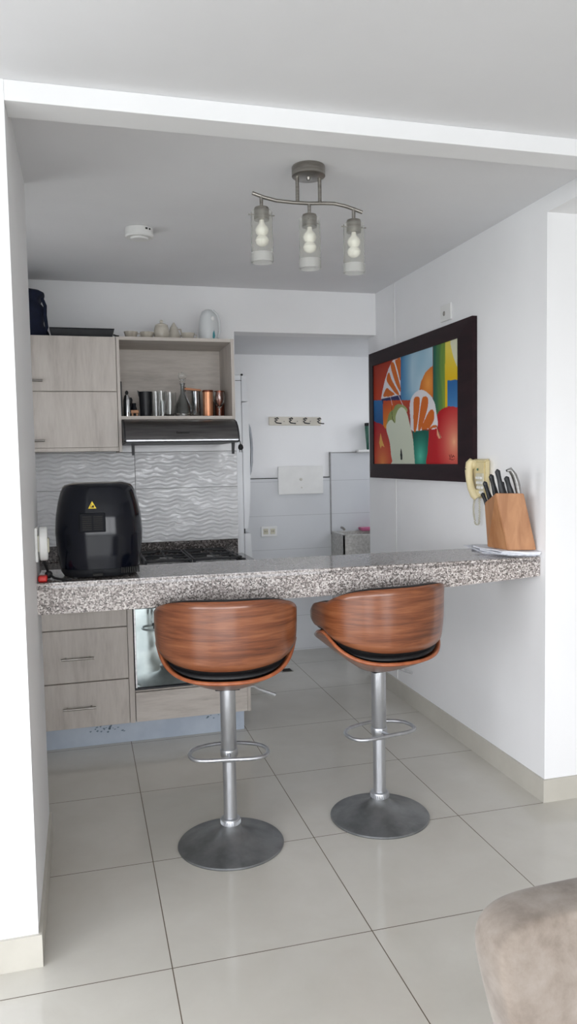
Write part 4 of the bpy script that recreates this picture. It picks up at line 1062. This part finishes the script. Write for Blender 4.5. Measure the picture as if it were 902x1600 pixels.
# ------------------------------------------------------------------ suede chair (close, bottom right)
ch = thing('dining_chair', 'beige suede upholstered chair in the near right corner', 'chair', (.78, .80, 0))
CY = .95
def cback(u, v):
    # rounded slab: outline narrows downwards, thick rounded edge
    ph_ = u*2*PI
    z = .40+.40*v
    w = .232-.050*(1-v)**1.1
    ttop = max(0, (v-.80)/.20); w2 = w*(1-.0*ttop)
    k = math.sqrt(max(0, 1-ttop**3.2)) if ttop < 1 else 0
    x, y = superring(w2*(.80+.20*k if ttop else 1), .040*(.25+.75*k), ph_, 3.2)
    zz = z
    return (.755+x, CY+y-.05*(1-v)*0+.02*v, zz)
# back built from an outline swept in depth, softened by subdivision
outl = []
for k in range(40):
    a = 2*PI*k/40
    xx, zz = superring(1, 1, a, 6.5)
    zr = .567+.197*zz; w = .256-.20*max(0, .775-zr)
    zc = zr - (.010*abs(xx)**3 if zz > 0 else 0)
    outl.append((xx*w, zc))
b = B()
layersY = [(-.045, .86), (-.036, .95), (-.015, 1.0), (.015, 1.0), (.036, .95), (.045, .86)]
rings = []
for (dy, sc) in layersY:
    rings.append([b.bm.verts.new((.781+x*(1-(1-sc)*.25), CY+dy+.03*(z-.6)/.2, .6+(z-.6)*(1-(1-sc)*.35))) for x, z in outl])
for q, w in zip(rings, rings[1:]):
    for k in range(40): b.bm.faces.new([q[k], q[(k+1) % 40], w[(k+1) % 40], w[k]])
for rg, s_ in ((rings[0], -1), (rings[-1], 1)):
    inner_ = [b.bm.verts.new((.776+(v.co.x-.776)*.55, v.co.y+.006*s_, .6+(v.co.z-.6)*.55)) for v in rg]
    for k in range(40): b.bm.faces.new([rg[k], rg[(k+1) % 40], inner_[(k+1) % 40], inner_[k]])
    b.bm.faces.new(inner_)
b.make('backrest', 'suede', ch, smooth=True, subsurf=2)
B().box(.545, .975, .48, .93, .39, .475, .03, 4).make('seat', 'suede', ch, smooth=True)
for (x, y) in ((.575, .51), (.945, .51), (.575, .90), (.945, .90)):
    B().tube([(x, y, .40), (x+(.015 if x > .7 else -.015), y+(.02 if y > .7 else -.02), 0)], [.019, .012], 12).make('leg', 'framewood', ch, smooth=True)

# ------------------------------------------------------------------ light
w = bpy.data.worlds.new('daylight'); bpy.context.scene.world = w; w.use_nodes = True
N = w.node_tree.nodes; L = w.node_tree.links; bgn = N['Background']
tc = N.new('ShaderNodeTexCoord'); sp = N.new('ShaderNodeSeparateXYZ'); L.new(tc.outputs['Generated'], sp.inputs[0])
r = N.new('ShaderNodeValToRGB'); e = r.color_ramp.elements
mr = N.new('ShaderNodeMapRange'); mr.inputs['From Min'].default_value = -.6; mr.inputs['From Max'].default_value = .6
L.new(sp.outputs['Z'], mr.inputs['Value']); L.new(mr.outputs[0], r.inputs['Fac'])
e[0].position = .0; e[0].color = (.20, .215, .22, 1); e[1].position = 1; e[1].color = (.79, .84, .92, 1)
x_ = e.new(.40); x_.color = (.42, .44, .45, 1); x_ = e.new(.5); x_.color = (.975, .985, 1.01, 1)
L.new(r.outputs['Color'], bgn.inputs['Color']); bgn.inputs['Strength'].default_value = 6.0
def portal(name, loc, rot, sx, sy):
    l = bpy.data.lights.new(name, 'AREA'); l.shape = 'RECTANGLE'; l.size = sx; l.size_y = sy
    l.cycles.is_portal = True
    o = bpy.data.objects.new(name, l); COL.objects.link(o); o.location = loc; o.rotation_euler = rot
portal('window_daylight', (-.05, YW0-.09, 1.22), (math.radians(90), 0, 0), 5.3, 2.24)
portal('added_side_daylight', (-3.29, (LW0+LW1)/2, 1.3), (0, math.radians(-90), 0), 2.0, LW1-LW0)  # portal of the added living room side window
portal('added_kitchen_daylight', (-.79, (KY0+KY1)/2, (KZ0+KZ1)/2), (0, math.radians(-90), 0), KZ1-KZ0, KY1-KY0)  # portal of the added kitchen window
portal('utility_daylight', (3.09, 5.06, 1.525), (0, math.radians(90), 0), 1.15, .74)

# ------------------------------------------------------------------ camera and view
cam = bpy.data.cameras.new('camera'); co = bpy.data.objects.new('camera', cam); COL.objects.link(co)
yaw, pit, rol = map(math.radians, (15.045, -3.913, -1.016))
f_ = Vector((math.sin(yaw)*math.cos(pit), math.cos(yaw)*math.cos(pit), math.sin(pit)))
r0 = Vector((math.cos(yaw), -math.sin(yaw), 0)); u0 = r0.cross(f_)
r1 = r0*math.cos(rol)+u0*math.sin(rol); u1 = -r0*math.sin(rol)+u0*math.cos(rol)
co.matrix_world = Matrix(((r1.x, u1.x, -f_.x, 0), (r1.y, u1.y, -f_.y, 0), (r1.z, u1.z, -f_.z, 1.423), (0, 0, 0, 1)))
cam.sensor_fit = 'VERTICAL'; cam.sensor_height = 36; cam.lens = 36*1200.5/1600; cam.clip_start = .05
sc = bpy.context.scene; sc.camera = co
sc.view_settings.view_transform = 'Standard'; sc.view_settings.look = 'None'
sc.view_settings.gamma = 1; sc.view_settings.use_curve_mapping = False
sc.view_settings.exposure = .5
